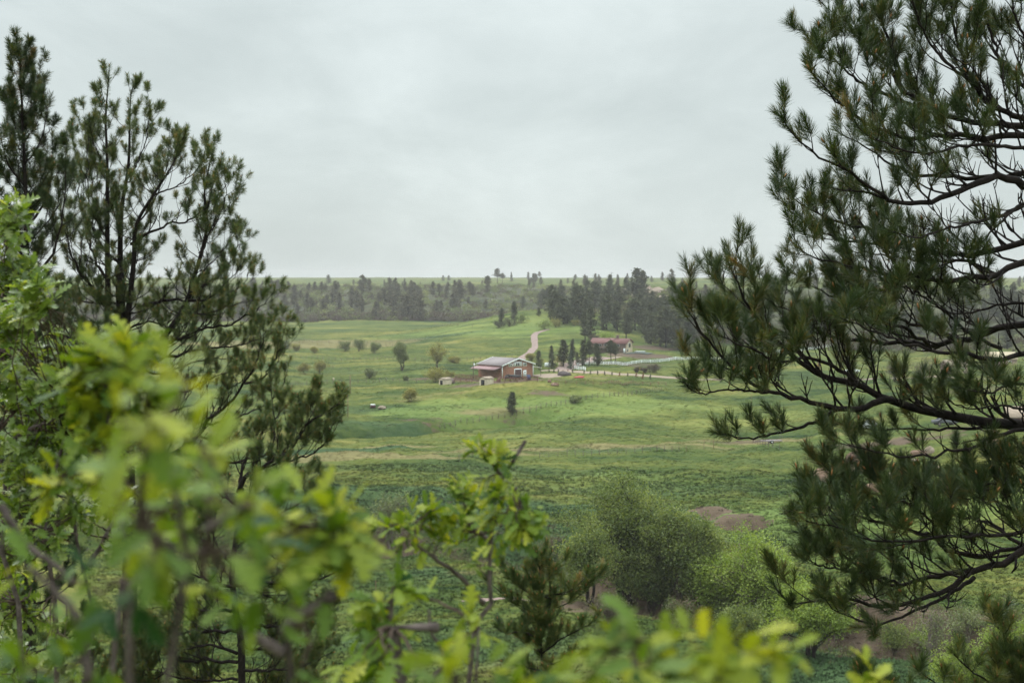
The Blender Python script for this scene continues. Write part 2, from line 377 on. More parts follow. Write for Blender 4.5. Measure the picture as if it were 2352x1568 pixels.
def ground_material():
    m, nt, out = new_mat('pasture'); L = nt.links
    tc = N(nt, 'ShaderNodeTexCoord'); P = tc.outputs['Object']
    def noise(sc, det=5, rough=0.55, sx=1.0):
        mp = N(nt, 'ShaderNodeMapping'); mp.inputs['Scale'].default_value = (sx, 1, 1); L.new(P, mp.inputs[0])
        n = N(nt, 'ShaderNodeTexNoise'); n.inputs['Scale'].default_value = sc; n.inputs['Detail'].default_value = det; n.inputs['Roughness'].default_value = rough
        L.new(mp.outputs[0], n.inputs['Vector']); return n.outputs['Fac']
    big, mid, fine, tiny = noise(0.016, 4), noise(0.09, 6, 0.6, 0.45), noise(0.62, 5, 0.6, 0.6), noise(3.2, 4, 0.65)
    def math_(op, a, b):
        n = N(nt, 'ShaderNodeMath', operation=op)
        for k, v in enumerate((a, b)):
            if isinstance(v, (int, float)): n.inputs[k].default_value = v
            else: L.new(v, n.inputs[k])
        return n.outputs[0]
    s = math_('ADD', math_('MULTIPLY', big, 0.34), math_('ADD', math_('MULTIPLY', mid, 0.38), math_('ADD', math_('MULTIPLY', fine, 0.20), math_('MULTIPLY', tiny, 0.08))))
    base = ramp(nt, [(0.40, (0.020, 0.042, 0.011)), (0.46, (0.055, 0.083, 0.018)), (0.54, (0.112, 0.125, 0.027)), (0.61, (0.215, 0.192, 0.055))], s).outputs[0]
    def mixin(cur, attr, col_stops, amount, lo, hi, nz, nsc=1.0):
        a = N(nt, 'ShaderNodeAttribute', attribute_name=attr)
        v = math_('ADD', math_('MULTIPLY', a.outputs['Fac'], 1.0), math_('MULTIPLY', math_('SUBTRACT', nz, 0.5), nsc))
        mr = N(nt, 'ShaderNodeMapRange', interpolation_type='SMOOTHSTEP'); mr.inputs['From Min'].default_value = lo; mr.inputs['From Max'].default_value = hi; mr.inputs['To Max'].default_value = amount
        L.new(v, mr.inputs['Value'])
        c = ramp(nt, col_stops, s).outputs[0]
        x = N(nt, 'ShaderNodeMix', data_type='RGBA'); L.new(mr.outputs[0], x.inputs['Factor']); L.new(cur, x.inputs['A']); L.new(c, x.inputs['B'])
        return x.outputs['Result']
    c = mixin(base, 'dark', [(0.4, (0.026, 0.056, 0.026)), (0.6, (0.050, 0.092, 0.036))], 0.85, 0.25, 0.8, mid, 1.6)
    c = mixin(c, 'lush', [(0.4, (0.095, 0.150, 0.036)), (0.6, (0.185, 0.225, 0.062))], 0.75, 0.3, 0.95, mid, 1.8)
    c = mixin(c, 'dry', [(0.4, (0.135, 0.118, 0.050)), (0.6, (0.225, 0.190, 0.085))], 0.85, 0.35, 0.85, mid, 2.4)
    c = mixin(c, 'scrub', [(0.4, (0.040, 0.044, 0.028)), (0.6, (0.075, 0.075, 0.045))], 0.9, 0.15, 0.6, mid, 0.8)
    c = mixin(c, 'dirt', [(0.4, (0.060, 0.040, 0.030)), (0.6, (0.150, 0.105, 0.078))], 0.95, 0.35, 0.75, fine, 1.4)
    tv = N(nt, 'ShaderNodeAttribute', attribute_name='tint')
    tm = N(nt, 'ShaderNodeMapRange'); tm.inputs['To Min'].default_value = 0.62; tm.inputs['To Max'].default_value = 1.38; L.new(tv.outputs['Fac'], tm.inputs['Value'])
    sc_ = N(nt, 'ShaderNodeVectorMath', operation='SCALE'); L.new(c, sc_.inputs[0]); L.new(tm.outputs[0], sc_.inputs['Scale']); c = sc_.outputs[0]
    b = N(nt, 'ShaderNodeBsdfPrincipled'); b.inputs['Roughness'].default_value = 0.95; b.inputs['Specular IOR Level'].default_value = 0.1
    L.new(c, b.inputs['Base Color'])
    bp = N(nt, 'ShaderNodeBump'); bp.inputs['Strength'].default_value = 0.9; bp.inputs['Distance'].default_value = 0.5
    L.new(math_('ADD', math_('MULTIPLY', fine, 0.8), math_('MULTIPLY', tiny, 0.25)), bp.inputs['Height']); L.new(bp.outputs[0], b.inputs['Normal'])
    L.new(b.outputs[0], out.inputs['Surface'])
    return m
M_pasture = ground_material()
gme.materials.append(M_pasture)
# grass standing on the pasture: clumps of blades, thinner with distance
def grass_sheet(n, d0, d1, a0, a1, hgt, wid, seed):
    g = np.random.default_rng(seed)
    d = np.exp(g.uniform(math.log(d0), math.log(d1), n)); x = g.uniform(a0, a1, n) * d
    dry_, dirt_, lush_, dark_ = masks(x, d)
    keep = (dirt_ < 0.5) | (g.random(n) < 0.15)
    # no grass on the gravel
    for o in ROADS: keep &= ~on_road(o, x, d)
    x, d = x[keep], d[keep]; n = len(x)
    z = H(x, d)
    k = 5
    cl = vnoise(x, d, 9, 77) + 0.8 * vnoise(x, d, 27, 78)
    hh = hgt * (0.55 + 0.9 * g.random(n)) * (0.8 + 0.5 * np.clip(cl, -1, 1)) * (1 + 0.5 * dark_[keep]) * (d / d0) ** 0.3
    ww = wid * (0.6 + 0.8 * g.random(n)) * (d / d0) ** 0.55
    phi = g.uniform(0, 2 * math.pi, (n, k)); r0 = g.uniform(0, 1, (n, k)) * ww[:, None] * .7
    bx = x[:, None] + r0 * np.cos(phi); by = d[:, None] + r0 * np.sin(phi); bz = z[:, None] - .05
    hk = hh[:, None] * g.uniform(.6, 1.1, (n, k))
    th = g.uniform(-1.2, 1.2, (n, k)); hw = ww[:, None] * .32
    tipx = bx + hk * .5 * np.cos(phi); tipy = by + hk * .5 * np.sin(phi); tipz = bz + hk
    v = np.stack([np.stack([bx - hw * np.cos(th), by - hw * np.sin(th), bz + 0 * th], -1), np.stack([bx + hw * np.cos(th), by + hw * np.sin(th), bz + 0 * th], -1), np.stack([tipx, tipy, tipz], -1)], 2).reshape(-1, 3)
    tint = np.clip(0.56 + 0.14 * g.normal(size=n) + 0.14 * cl, 0, 1)
    return v, np.repeat(tint, k * 3), [np.repeat(a[keep], k * 3) for a in (dry_, dirt_, lush_, dark_)], np.repeat(sstep(5, 40, d - np.interp(x, FOOT_X, FOOT_Y)), k * 3)


# ------------------------------------------------------------------ gravel roads and yards, laid on the ground
ROADS = []
def on_road(o, x, y):
    P, w = o
    hit = np.zeros(len(x), bool)
    for k in range(0, len(P), 2):
        hit |= (x - P[k, 0]) ** 2 + (y - P[k, 1]) ** 2 < (w[k] * .55 + .3) ** 2
    return hit
def strip(name, pix, width, mat, lift=0.16, n=70):
    pts = np.array([G(*p)[:2] for p in pix])
    t = np.linspace(0, len(pts) - 1, n)
    from_ = lambda k: np.interp(t, np.arange(len(pts)), pts[:, k])
    P = np.stack([from_(0), from_(1)], -1)
    for _ in range(6):
        P[1:-1] = (P[:-2] + 2 * P[1:-1] + P[2:]) / 4
    T = np.gradient(P, axis=0); T /= np.linalg.norm(T, axis=1)[:, None]
    Nn = np.stack([-T[:, 1], T[:, 0]], -1)
    w = np.broadcast_to(np.asarray(width, float), (len(pts),)); w = np.interp(t, np.arange(len(pts)), w)
    g = np.random.default_rng(3); wob = np.convolve(g.normal(size=n), np.ones(5) / 5, 'same') * 0.35
    ROADS.append((P, w))
    cols = []
    K = 7
    for k in range(K):
        f = k / (K - 1) * 2 - 1
        q = P + Nn * ((w / 2 + wob) * f)[:, None]
        z = H(q[:, 0], q[:, 1]) + lift * (1 - 0.75 * f * f)
        cols.append(np.column_stack([q, z]))
    V = np.stack(cols, 1).reshape(-1, 3)
    i = np.arange(n - 1)[:, None] * K; j = np.arange(K - 1)[None]
    Q = np.stack([i + j, i + K + j, i + K + j + 1, i + j + 1], -1).reshape(-1, 4)
    o = MB().add(V, quads=Q).build(name, mat, smooth=True)
    return tag(o, kind='structure')
gravel = solid('pink_gravel', (0.235, 0.165, 0.145), 0.95, 0.25, 0.7, bump=0.4)
tan = solid('tan_gravel', (0.25, 0.19, 0.142), 0.95, 0.22, 0.5, bump=0.4)
strip('road', [(1262, 757), (1250, 759), (1236, 763), (1226, 771), (1228, 786), (1229, 797), (1220, 808), (1206, 818), (1196, 826)], [2.4, 2.6, 2.8, 3.2, 3.3, 3.3, 3.4, 3.6, 4], gravel, 0.22)
strip('gravel_yard', [(1228, 866), (1252, 864), (1272, 862), (1294, 861)], [10, 14, 14, 7], tan, 0.2)
strip('driveway', [(1244, 852), (1290, 851), (1340, 855), (1400, 858), (1460, 862), (1520, 866), (1580, 870), (1660, 872)], [4, 6, 4, 4, 4, 4, 4, 4], tan, 0.2)
strip('yard_drive', [(1290, 851), (1310, 838), (1340, 829), (1380, 822), (1420, 820)], [7, 8, 9, 8, 6], gravel, 0.2)
strip('footpath', [(1060, 1381), (1100, 1377), (1145, 1375), (1185, 1377), (1260, 1382)], [0.6, 0.7, 1.0, 1.0, 0.7], gravel, 0.10)
strip('dirt_track', [(1940, 874), (2000, 870), (2070, 868), (2180, 866), (2300, 866)], [4, 5, 5, 4, 4], gravel, 0.2)

gs = [grass_sheet(130000, 60, 260, -.30, .38, .17, .30, 1), grass_sheet(80000, 260, 900, -.24, .38, .15, .50, 2)]
gb = MB()
for v, t, mk, sc in gs:
    gb.add(v, tris=np.arange(len(v)).reshape(-1, 3), tint=t)
gsm = gb.mesh('grass', M_pasture)
for k, nm in enumerate(('dry', 'dirt', 'lush', 'dark')):
    at = gsm.attributes.new(nm, 'FLOAT', 'POINT'); at.data.foreach_set('value', np.concatenate([q[2][k] for q in gs]).astype(np.float32))
at = gsm.attributes.new('scrub', 'FLOAT', 'POINT'); at.data.foreach_set('value', np.concatenate([q[3] for q in gs]).astype(np.float32))
gsm.polygons.foreach_set('use_smooth', np.ones(len(gsm.polygons), bool))
gn = np.random.default_rng(5).normal(size=(len(gsm.vertices), 3)) * .22; gn[:, 2] += 1; gn[:, 1] -= .15
gsm.normals_split_custom_set_from_vertices((gn / np.linalg.norm(gn, axis=1)[:, None]).tolist())
gso = bpy.data.objects.new('grass', gsm); COL.objects.link(gso); tag(gso, 'green pasture grass standing in clumps over the valley', 'grass', kind='stuff')
# ------------------------------------------------------------------ buildings and farm things
def place(px, py, d=None):
    p = G(px, py)
    return p if p is not None else W(px, py, d or 600)

M_barn = solid('tan_brown_siding', (0.235, 0.102, 0.056), 0.8, 0.10, 1.2)
M_roof = solid('pale_mauve_metal', (0.195, 0.160, 0.165), 0.65, 0.06, 0.8)
M_awn = solid('dusty_pink_metal', (0.27, 0.155, 0.16), 0.65, 0.08, 0.8)
M_white = solid('white_trim', (0.76, 0.80, 0.79), 0.6, 0.05, 2)
M_doorshade = solid('doorway_shade', (0.012, 0.011, 0.012), 0.9, 0.2, 2)  # near-black colour standing for the shade inside the shelters
M_glass = solid('dark_glass', (0.02, 0.024, 0.028), 0.12, 0.1, 2)
M_maroon = solid('maroon_door', (0.085, 0.034, 0.036), 0.6, 0.1, 3)
M_cream = solid('cream_paint', (0.42, 0.35, 0.235), 0.8, 0.08, 1.5)
M_shed = solid('shed_cream', (0.43, 0.37, 0.265), 0.8, 0.10, 1.5)
M_stone = solid('brown_stone', (0.145, 0.098, 0.078), 0.9, 0.45, 1.1, bump=0.6)
M_redroof = solid('red_brown_shingle', (0.145, 0.060, 0.055), 0.85, 0.16, 1.6)
M_wood = solid('weathered_post', (0.105, 0.078, 0.060), 0.9, 0.3, 2)
M_polew = solid('brown_pole_wood', (0.165, 0.105, 0.062), 0.9, 0.25, 2)
M_rust = solid('rusty_pipe', (0.15, 0.058, 0.042), 0.75, 0.3, 2)
M_wire = solid('fence_wire', (0.16, 0.15, 0.14), 0.6, 0.2, 2)
M_black = solid('black_hide', (0.010, 0.009, 0.010), 0.6, 0.3, 3)
M_yellow = solid('yellow_sign_paint', (0.62, 0.36, 0.02), 0.5, 0.04, 3)
M_red = solid('faded_red_paint', (0.38, 0.045, 0.055), 0.6, 0.2, 3)
M_blue = solid('blue_plastic', (0.02, 0.06, 0.16), 0.5, 0.1, 3)
M_rock = solid('pinkish_sandstone', (0.235, 0.145, 0.105), 0.95, 0.35, 0.9, bump=0.7)
M_rockpale = solid('pale_sandstone', (0.30, 0.235, 0.18), 0.95, 0.25, 0.9, bump=0.6)
M_tyre = solid('black_tyre', (0.012, 0.012, 0.013), 0.9, 0.2, 4)
M_greyroof = solid('slate_grey_roof', (0.11, 0.115, 0.13), 0.8, 0.1, 1)
M_earth = solid('dark_earth_heap', (0.06, 0.045, 0.045), 0.95, 0.3, 2, bump=0.5)
M_pad = solid('dark_green_pad', (0.052, 0.068, 0.058), 0.9, 0.15, 1)

def local(c, ax, ay):
    """maps local (along ax, along ay, up) to world"""
    c = np.array(c, float); ax = np.array([*ax, 0.0]); ay = np.array([*ay, 0.0])
    return lambda u, v, w: c + ax * u + ay * v + np.array([0, 0, w])

def obox(mb, f, u0, u1, v0, v1, w0, w1, mat=0):
    """a box in local coordinates of f"""
    v = np.array([f(u, vv, w) for w in (w0, w1) for vv in (v0, v1) for u in (u0, u1)])
    mb.add(v, quads=[(0, 2, 3, 1), (4, 5, 7, 6), (0, 1, 5, 4), (2, 6, 7, 3), (0, 4, 6, 2), (1, 3, 7, 5)], mat=mat)

def gable_body(mb, f, L_, Wd, eave, peak, base=-1.0):
    """walls with a gable at u=0 and u=L_; v runs across the gable, 0..Wd"""
    pr = [(0, base), (Wd, base), (Wd, eave), (Wd / 2, peak), (0, eave)]
    v = [f(0, a, b) for a, b in pr] + [f(L_, a, b) for a, b in pr]
    mb.add(v, quads=[(1, 0, 4, 2), (5, 6, 7, 9), (0, 5, 9, 4), (6, 1, 2, 7), (4, 9, 8, 3), (3, 8, 7, 2)], tris=[(2, 4, 3), (9, 7, 8)])

M_shut = solid('grey_shutter_line', (0.35, 0.40, 0.40))
# ---- barn: the near corner faces the viewer, one gable to the right
bc_ = place(1153, 869)
a = math.radians(47)
ax = (-math.cos(a), math.sin(a)); ay = (math.sin(a), math.cos(a))
bl = local(bc_, ax, ay)
LB, WB, EV, PK = 12.3, 15.0, 4.35, 6.45
barn = empty('barn', bc_, 'large tan brown barn with a pale metal roof and white shuttered windows under the gable', 'barn')
o3 = bc_
mb = MB(); gable_body(mb, bl, LB, WB, EV, PK); mb.build('wall', M_barn, barn, o3)
mb = MB()
oh = 0.55
for sgn in (0, 1):
    e0 = -oh if sgn == 0 else WB + oh
    drop = EV - oh * (PK - EV) / (WB / 2)
    q = [bl(-oh, e0, drop + .12), bl(LB + oh, e0, drop + .12), bl(LB + oh, WB / 2, PK + .12), bl(-oh, WB / 2, PK + .12)]
    mb.slab(q if sgn == 0 else q[::-1], 0.14)
roof = mb.build('roof', M_roof, barn, o3)
mb = MB()
for u0 in (-oh - 0.12, LB + oh + 0.02):
    for sgn in (0, 1):
        e0 = -oh if sgn == 0 else WB + oh
        drop = EV - oh * (PK - EV) / (WB / 2)
        z0, z1 = drop - 0.16, PK - 0.16
        v = [bl(u, vv, w) for u in (u0, u0 + .1) for vv, w in ((e0, z0), (e0, z0 + .42), (WB / 2, z1 + .42), (WB / 2, z1))]
        mb = MB(); mb.add(v, quads=[(0, 1, 2, 3), (7, 6, 5, 4), (0, 4, 5, 1), (1, 5, 6, 2), (2, 6, 7, 3), (3, 7, 4, 0)])
        mb.build('fascia', M_white, barn, o3)
for v0 in (0.0, WB - 0.28):
    mb = MB(); obox(mb, bl, -0.05, -0.003, v0 - .02, v0 + .3, 0.1, EV - .12); mb.build('corner_trim', M_white, barn, o3)
# windows under the gable: two small, one with shutters on either side
for v0, v1, sh in ((3.05, 4.95, False), (5.3, 9.5, True), (9.9, 11.8, False)):
    mb = MB(); obox(mb, bl, -0.09, -0.004, v0, v1, 3.75, 4.95 if not sh else 5.4)
    fr = mb.build('window', M_white, barn, o3)
    w0, w1 = (v0 + .35, v1 - .35) if not sh else (v0 + 1.3, v1 - 1.3)
    mid = (w0 + w1) / 2
    mb = MB()
    obox(mb, bl, -0.11, -0.094, w0, mid - .12, 4.0, 4.7 if not sh else 5.05); obox(mb, bl, -0.11, -0.094, mid + .12, w1, 4.0, 4.7 if not sh else 5.05)
    mb.build('pane', M_glass, fr, o3 * 0 + o3)
    if sh:
        for s0, s1 in ((v0 + .1, w0 - .2), (w1 + .2, v1 - .1)):
            mb = MB()
            for p, q in (((s0, 3.85), (s1, 5.28)), ((s0, 5.28), (s1, 3.85))):
                mb.tube([bl(-.11, p[0], p[1]), bl(-.11, q[0], q[1])], 0.045, 4)
            mb.build('shutter', M_shut, fr, o3)
# vehicle door with white frame
mb = MB(); obox(mb, bl, -0.06, -0.004, 5.75, 9.35, 0, 3.05); dr = mb.build('door', M_white, barn, o3); tag(dr, 'maroon roller door in a white frame')
mb = MB()
for k in range(6): obox(mb, bl, -0.10 - 0.012 * (k % 2), -0.064, 6.05, 9.05, 0.02 + k * .455, 0.02 + (k + 1) * .455)
mb.build('door_panel', M_maroon, dr, o3)
mb = MB(); obox(mb, bl, -0.07, -0.004, 10.1, 11.6, 0, 2.35); d2 = mb.build('door', M_white, barn, o3); tag(d2, 'white entrance door')
mb = MB(); obox(mb, bl, -0.085, -0.073, 10.6, 11.1, 1.45, 1.85); mb.build('pane', M_glass, d2, o3)
# awning along the left side and a smaller one at the right
mb = MB(); mb.slab([bl(-.2, -3.9, 3.02), bl(LB + .2, -3.9, 3.02), bl(LB + .2, -.02, 3.92), bl(-.2, -.02, 3.92)], 0.1)
aw = mb.build('awning', M_awn, barn, o3)
for u in (0.2, LB * .5, LB - .2): MB().tube([bl(u, -.05, 1.9), bl(u, -3.6, 3.05)], 0.08, 5).build('bracket', M_wood, aw, o3)
mb = MB(); mb.slab([bl(0.4, WB + .02, 3.55), bl(8, WB + .02, 3.55), bl(8, WB + 4.6, 2.75), bl(0.4, WB + 4.6, 2.75)], 0.1); aw2 = mb.build('awning', M_white, barn, o3); tag(aw2, 'white lean-to roof on posts')
for u in (0.7, 7.6):
    mb = MB(); mb.tube([bl(u, WB + 4.3, -1), bl(u, WB + 4.3, 2.75)], 0.1, 6); mb.build('post', M_wood, aw2, o3)

# ---- ranch house on the rise
hc = place(1438, 811)
a2 = math.radians(22)
ax2 = (-math.cos(a2), math.sin(a2)); ay2 = (math.sin(a2), math.cos(a2))
hl = local(hc, ax2, ay2)
k = hc[1] / F
LH, WH = 80 * k / math.cos(a2) * 1.0, 19 * k / math.sin(a2) * 0.98
EVh = 22 * k; PKh = EVh + 1.9
house = empty('ranch_house', hc, 'long low ranch house with red brown roof, stone front and cream gable wall', 'house')
mb = MB(); gable_body(mb, hl, LH, WH, EVh, PKh, -1.5); mb.build('wall', M_cream, house, hc)
mb = MB(); obox(mb, hl, 0.12, LH, -0.12, -0.005, -1.5, EVh - .15); tag(mb.build('facing', M_stone, house, hc), 'dark brown stone front')
mb = MB()
for sgn in (0, 1):
    e0 = -.7 if sgn == 0 else WH + .7
    dp = EVh - .7 * 1.9 / (WH / 2)
    q = [hl(-.6, e0, dp + .1), hl(LH + .6, e0, dp + .1), hl(LH + .6, WH / 2, PKh + .1), hl(-.6, WH / 2, PKh + .1)]
    mb.slab(q if sgn == 0 else q[::-1], .16)
# a shallow cross gable over the middle of the front
mb.slab([hl(6.0, -.9, EVh - .05), hl(8.0, -.9, EVh + .75), hl(8.0, WH / 2, PKh + .22), hl(6.0, WH / 2, PKh + .2)], .1)
mb.slab([hl(8.0, -.9, EVh + .75), hl(10.0, -.9, EVh - .05), hl(10.0, WH / 2, PKh + .2), hl(8.0, WH / 2, PKh + .22)], .1)
rf = mb.build('roof', M_redroof, house, hc)
mb = MB(); p = hl(5.6, WH / 2 + .4, PKh); mb.box(p + np.array([0, 0, .4]), (1.1, .8, 2.0), a2); mb.box(p + np.array([0, 0, 1.45]), (1.3, 1.0, .2), a2); mb.build('chimney', M_stone, rf, hc)
for (v0, v1, z0, z1) in ((WH * .36, WH * .68, EVh - 1.9, EVh - .15), (WH * .12, WH * .28, .7, 1.7)):
    mb = MB(); obox(mb, hl, -.07, -.004, v0 - .1, v1 + .1, z0 - .1, z1 + .1); wn = mb.build('window', M_white, house, hc)
    mb = MB(); mid = (v0 + v1) / 2
    obox(mb, hl, -.09, -.074, v0, mid - .06, z0, z1); obox(mb, hl, -.09, -.074, mid + .06, v1, z0, z1); mb.build('pane', M_glass, wn, hc)
for u0, u1 in ((11.4, 13.2), (9.0, 10.2), (3.0, 4.4)):
    mb = MB(); obox(mb, hl, u0, u1, -.19, -.124, EVh - 1.5, EVh - .35); wn = mb.build('window', M_white, house, hc)
    mb = MB(); obox(mb, hl, u0 + .12, (u0 + u1) / 2 - .05, -.21, -.194, EVh - 1.4, EVh - .45); obox(mb, hl, (u0 + u1) / 2 + .05, u1 - .12, -.21, -.194, EVh - 1.4, EVh - .45); mb.build('pane', M_glass, wn, hc)
mb = MB(); obox(mb, hl, .3, 1.25, -.2, -.124, .0, 2.1); mb.build('door', M_white, house, hc)
# sloping timber stair rail on the front
mb = MB(); mb.slab([hl(6.4, -2.3, 0.4), hl(8.2, -2.3, 2.2), hl(8.2, -1.3, 2.2), hl(6.4, -1.3, 0.4)], .12); mb.slab([hl(8.2, -2.3, 2.2), hl(13, -2.3, 2.2), hl(13, -.13, 2.2), hl(8.2, -.13, 2.2)], .12)
for u in (8.4, 10.5, 12.8): mb.tube([hl(u, -2.2, -1), hl(u, -2.2, 3.1)], .07, 5)
mb.tube([hl(8.3, -2.25, 3.1), hl(13, -2.25, 3.1)], .06, 5); mb.tube([hl(6.4, -2.25, 1.3), hl(8.3, -2.25, 3.1)], .06, 5)
mb.build('deck', M_wood, house, hc)

# dark pad with a pale sheet on it beside the house
c = place(1468, 812); f = local(c, ax2, ay2)
pad = MB()
us = np.linspace(-5.5, 5.5, 9); vs = np.linspace(-5, 5, 9)
V = [];
for v_ in vs:
    for u_ in us:
        p = f(u_, v_, 0); V.append((p[0], p[1], float(H(p[0], p[1])) + .3))
pad.add(V, quads=[(r * 9 + q, r * 9 + q + 1, (r + 1) * 9 + q + 1, (r + 1) * 9 + q) for r in range(8) for q in range(8)])
tag(pad.build('ground_mat', M_pad, None, c), 'dark green mat spread on the bare earth beside the ranch house', 'mat')
mb = MB(); c2 = place(1470, 810); mb.box(c2 + np.array([0, 0, .55]), (4.6, 2.0, .12), 0.25); mb.box(c2 + np.array([0, 0, .42]), (4.2, 1.7, .12), 0.25)
tag(mb.build('board', M_white, None, c2), 'white rectangular board lying on the dark mat', 'board')

# ---- two cream animal shelters with dark doorways
def shed(px, py, s, rz, label):
    c = place(px, py); f = local(c, (math.cos(rz), math.sin(rz)), (-math.sin(rz), math.cos(rz)))
    r = empty('animal_shelter', c, label, 'shed', 'small cream animal shelters by the corral')
    w_, l_, h_ = 2.0 * s, 2.6 * s, 1.75 * s
    mb = MB(); gable_body(mb, local(f(0, 0, 0), (f(1, 0, 0) - f(0, 0, 0))[:2], (f(0, 1, 0) - f(0, 0, 0))[:2]), l_, w_, h_ * .8, h_, -.5)
    mb.build('wall', M_shed, r, c)
    mb = MB(); q = [f(-.15, -.15, h_ * .77), f(l_ + .15, -.15, h_ * .77), f(l_ + .15, w_ / 2, h_ + .05), f(-.15, w_ / 2, h_ + .05)]
    mb.slab(q, .09)
    q = [f(-.15, w_ / 2, h_ + .05), f(l_ + .15, w_ / 2, h_ + .05), f(l_ + .15, w_ + .15, h_ * .77), f(-.15, w_ + .15, h_ * .77)]
    mb.slab(q, .09); mb.build('roof', M_rockpale, r, c)
    mb = MB(); obox(mb, f, -.03, -.005, w_ * .22, w_ * .74, -.2, h_ * .66); mb.build('doorway', M_doorshade, r, c)  # flat panel on the solid wall, paints the shade of an open doorway
shed(1019, 884, 1.15, math.radians(40), 'small cream shelter with a dark doorway at the corral end farther from the barn')
shed(1116, 885, 1.25, math.radians(48), 'small cream shelter with a dark doorway standing just before the barn')

# ---- black cattle standing at the corral rail
def cow(px, py, rz, s, label, head_down):
    c = place(px, py)
    f = local(c, (math.cos(rz), math.sin(rz)), (-math.sin(rz), math.cos(rz)))
    r = empty('cow', c, label, 'cow', 'black cattle in front of the barn')
    mb = MB()
    def st(pts, rad, n=9): mb.tube([f(*[k * s for k in p]) for p in pts], np.array(rad) * s, n)
    st([(-.98, 0, 1.12), (-.9, 0, 1.1), (-.55, 0, 1.02), (0, 0, .95), (.45, 0, .98), (.75, 0, 1.08), (.95, 0, 1.14)], [.12, .30, .37, .42, .39, .33, .16], 10)
    hz_ = .55 if head_down else 1.25
    st([(.72, 0, 1.12), (1.05, 0, (1.2 + hz_) / 2 + .05), (1.28, 0, hz_)], [.27, .2, .16])
    st([(1.22, 0, hz_ + .1), (1.42, 0, hz_ - .06), (1.62, 0, hz_ - .2)], [.15, .14, .09])
    for e in (-1, 1): st([(1.26, .1 * e, hz_ + .1), (1.22, .3 * e, hz_ + .12)], [.06, .03], 5)
    for u, bend in ((.62, .03), (-.72, -.08)):
        for e in (-.2, .2):
            st([(u, e, .85), (u + bend, e, .5), (u, e, .26), (u + .02, e, -.06)], [.13, .085, .06, .075], 6)
    st([(-.98, 0, 1.2), (-1.08, 0, .9), (-1.08, 0, .45)], [.04, .03, .05], 5)
    mb.build('body', M_black, r, c, smooth=True)
cow(1166, 874, math.radians(5), 1.15, 'black cow with lowered head nearest the small shelter before the barn', True)
cow(1177, 873.5, math.radians(190), 1.2, 'black cow standing between two others at the barn front', False)
cow(1187, 874, math.radians(-8), 1.15, 'black cow standing before the maroon barn door', True)

# ---- fences: posts are parts, wires or rails are one part
def fence(pix, label, name='wire_fence', n=12, h=1.25, r=0.06, wires=(0.45, 0.8, 1.1), mat=None, wmat=None, wr=0.012, jit=0.12, rail=None, cat='fence'):
    pts = np.array([place(*p) for p in pix])
    seg = np.concatenate([[0], np.cumsum(np.linalg.norm(np.diff(pts[:, :2], axis=0), axis=1))])
    t = np.linspace(0, seg[-1], n)
    xy = np.stack([np.interp(t, seg, pts[:, k]) for k in (0, 1)], -1)
    g = np.random.default_rng(int(pix[0][0]))
    base = np.column_stack([xy, H(xy[:, 0], xy[:, 1])])
    r_ = empty(name, base[0], label, cat)
    tops = []
    for b in base:
        hh = h * (1 + g.normal() * .07 * (jit > 0)); lean = g.normal(size=2) * jit * .5
        top = b + np.array([lean[0], lean[1], hh]); tops.append((b, top))
        mb = MB(); mb.tube([b - np.array([0, 0, .4]), top], r * (1 + .2 * g.random()), 5)
        mb.build('post', mat or M_wood, r_, base[0])
    mb = MB()
    for w_ in wires:
        for (b0, t0), (b1, t1) in zip(tops[:-1], tops[1:]):
            q0 = b0 + (t0 - b0) * min(w_ / h, 1); q1 = b1 + (t1 - b1) * min(w_ / h, 1)
            if rail: mb.slab([q0 + np.array([0, 0, -rail / 2]), q1 + np.array([0, 0, -rail / 2]), q1 + np.array([0, 0, rail / 2]), q0 + np.array([0, 0, rail / 2])], .06)
            else: mb.tube([q0, (q0 + q1) / 2 - np.array([0, 0, .03]), q1], wr, 3, cap=False)
    mb.build('rail' if rail else 'wire', wmat or M_wire, r_, base[0])
    return r_
fence([(1326, 842), (1400, 838), (1470, 834), (1540, 829), (1600, 826), (1680, 822), (1760, 817), (1850, 805), (1920, 796)], 'long white rail fence running right from the drive below the ranch house', 'rail_fence', 52, 1.35, .11, (.35, .78, 1.2), M_white, M_white, jit=0, rail=.2)
fence([(1320, 848), (1332, 850), (1345, 852)], 'short white rail fence turning off at the drive corner', 'rail_fence', 5, 1.35, .11, (.35, .78, 1.2), M_white, M_white, jit=0, rail=.2)
fence([(1187, 956), (1230, 944), (1275, 934), (1330, 922), (1400, 912), (1470, 904), (1520, 899)], 'wire fence climbing right from the lone round pine across the pasture', n=34, h=1.3)
fence([(1010, 988), (1060, 978), (1110, 966), (1160, 960), (1187, 956)], 'short wire fence along the eroded gully edge', n=14, h=1.3)
fence([(640, 822), (740, 824), (840, 826), (940, 829), (1040, 829), (1120, 826), (1190, 825)], 'wire fence crossing the far meadow behind the two cottonwoods', n=44, h=1.5, r=.08)
fence([(660, 782), (720, 786), (790, 790), (860, 794), (930, 797)], 'faint wire fence at the edge of the ploughed strip', n=24, h=1.5, r=.09)
fence([(640, 895), (700, 886), (760, 880), (840, 880), (920, 880), (1015, 878)], 'wire fence running left from the corral past the yellow bush', n=30, h=1.4, r=.07)
fence([(640, 843), (720, 846), (800, 850)], 'wire fence left of the yellow green bushes', n=10, h=1.3)
fence([(1000, 747), (1040, 749), (1085, 752)], 'faint short fence in the farthest meadow', n=9, h=1.6, r=.1)
fence([(1275, 887), (1330, 884), (1400, 882), (1470, 884), (1530, 886)], 'low brown rail fence before the gravel yard', 'rail_fence', 26, 1.1, .06, (.5, .95), M_rust, M_rust, rail=.1)
